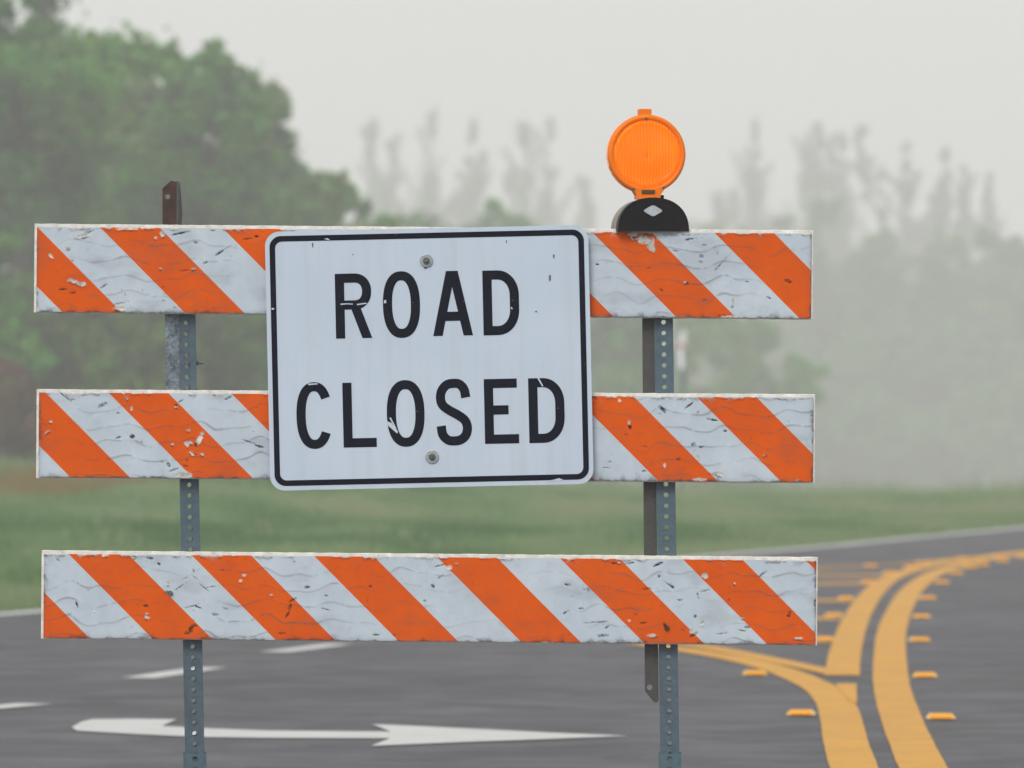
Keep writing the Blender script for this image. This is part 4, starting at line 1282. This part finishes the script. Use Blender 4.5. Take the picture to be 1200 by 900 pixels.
bm_cyl(bm, (0, 0.008, -0.003), 0.007, 0.02, 'Y', 20); bevel(bm, 0.001, 1, 30)
link('lamp_socket', bm_mesh(bm, 'lamp_socket'), M['bolt'], light, loc=(cx_, 0.006, cz))
link('rear_lens', np_mesh('rear_lens', V, Fc, True), M['lens'], light, loc=(cx_, 0.006, cz))
bm = bmesh.new()
bm_box(bm, (lx(755.5), 0.002, lz(132.5)), (15 * lu, 0.022, 9.5 * lu)); bevel(bm, 0.002, 2)
link('tab', bm_mesh(bm, 'tab'), M['amber'], light)
bm = bmesh.new()
bm_prism(bm, [(lx(745), lz(233.5)), (lx(773), lz(233.5)), (lx(773), lz(229)), (lx(778), lz(221)), (lx(740), lz(221)), (lx(745), lz(229))], -0.0135, 0.02)
bevel(bm, 0.0015, 1)
neck = link('neck', bm_mesh(bm, 'neck'), M['amber'], light)
bm = bmesh.new()
bm_box(bm, (lx(758.5), -0.0135, lz(225.3)), (16 * lu, 0.004, 5 * lu)); bevel(bm, 0.0008, 1)
link('clasp', bm_mesh(bm, 'clasp'), m_plain('brown_clasp', (0.10, 0.045, 0.006), 0.5), neck)
for px, py in ((756, 140), (741.5, 222), (776.5, 220.5)):
    bm = bmesh.new(); bm_cyl(bm, (lx(px), -0.0145, lz(py)), 1.7 * lu, 0.003, 'Y', 12)
    link('screw', bm_mesh(bm, 'screw'), M['bolt'], light)
bm = bmesh.new(); bm_cyl(bm, (lx(776), 0.004, lz(230.5)), 2.6 * lu, 4 * lu, 'Z', 12); bevel(bm, 0.001, 1, 30)
link('knob', bm_mesh(bm, 'knob'), M['black'], light)
# black half round housing, pale weathered rear shell
def dome(w0, w1, z1, n=28, p=2.25):
    """half round outline from the left foot over the top to the right foot"""
    c = (w0 + w1) / 2; rx = (w1 - w0) / 2
    return [(c - rx * math.copysign(abs(math.cos(a)) ** (2 / p), math.cos(a)), z1 * abs(math.sin(a)) ** (2 / p)) for a in [math.pi * k / n for k in range(n + 1)]]
bm = bmesh.new()
d0 = dome(lx(721.5), lx(805), lz(232))
bm_prism(bm, d0, -0.030, 0.0)
bevel(bm, 0.003, 3, 45)
base = link('base', bm_mesh(bm, 'base', False), M['black'], light)
bm = bmesh.new()
bm_prism(bm, [(x * 0.985 + lx(763) * 0.015, z * 0.985) for x, z in d0], 0.0005, 0.075)
bevel(bm, 0.004, 2, 45)
link('rear_shell', bm_mesh(bm, 'rear_shell'), M['tan'], light)
bm = bmesh.new()
cxr, czr = lx(762.5), lz(247.5)
dm = [(cxr - 11 * lu, czr), (cxr - 9.5 * lu, czr + 1.6 * lu), (cxr - 1.5 * lu, czr + 6.2 * lu), (cxr + 1.5 * lu, czr + 6.2 * lu), (cxr + 9.5 * lu, czr + 1.6 * lu), (cxr + 11 * lu, czr), (cxr + 9.5 * lu, czr - 1.6 * lu), (cxr + 1.5 * lu, czr - 6.2 * lu), (cxr - 1.5 * lu, czr - 6.2 * lu), (cxr - 9.5 * lu, czr - 1.6 * lu)]
bm_prism(bm, dm, -0.0315, -0.0295)
link('emblem', bm_mesh(bm, 'emblem'), M['silver'], base)
# bracket between light and rail
bm = bmesh.new()
bm_box(bm, (lx(757), 0.018, -0.004), (46 * lu, 0.03, 0.006)); bevel(bm, 0.001, 1)
link('mount', bm_mesh(bm, 'mount'), M['tan'], light)
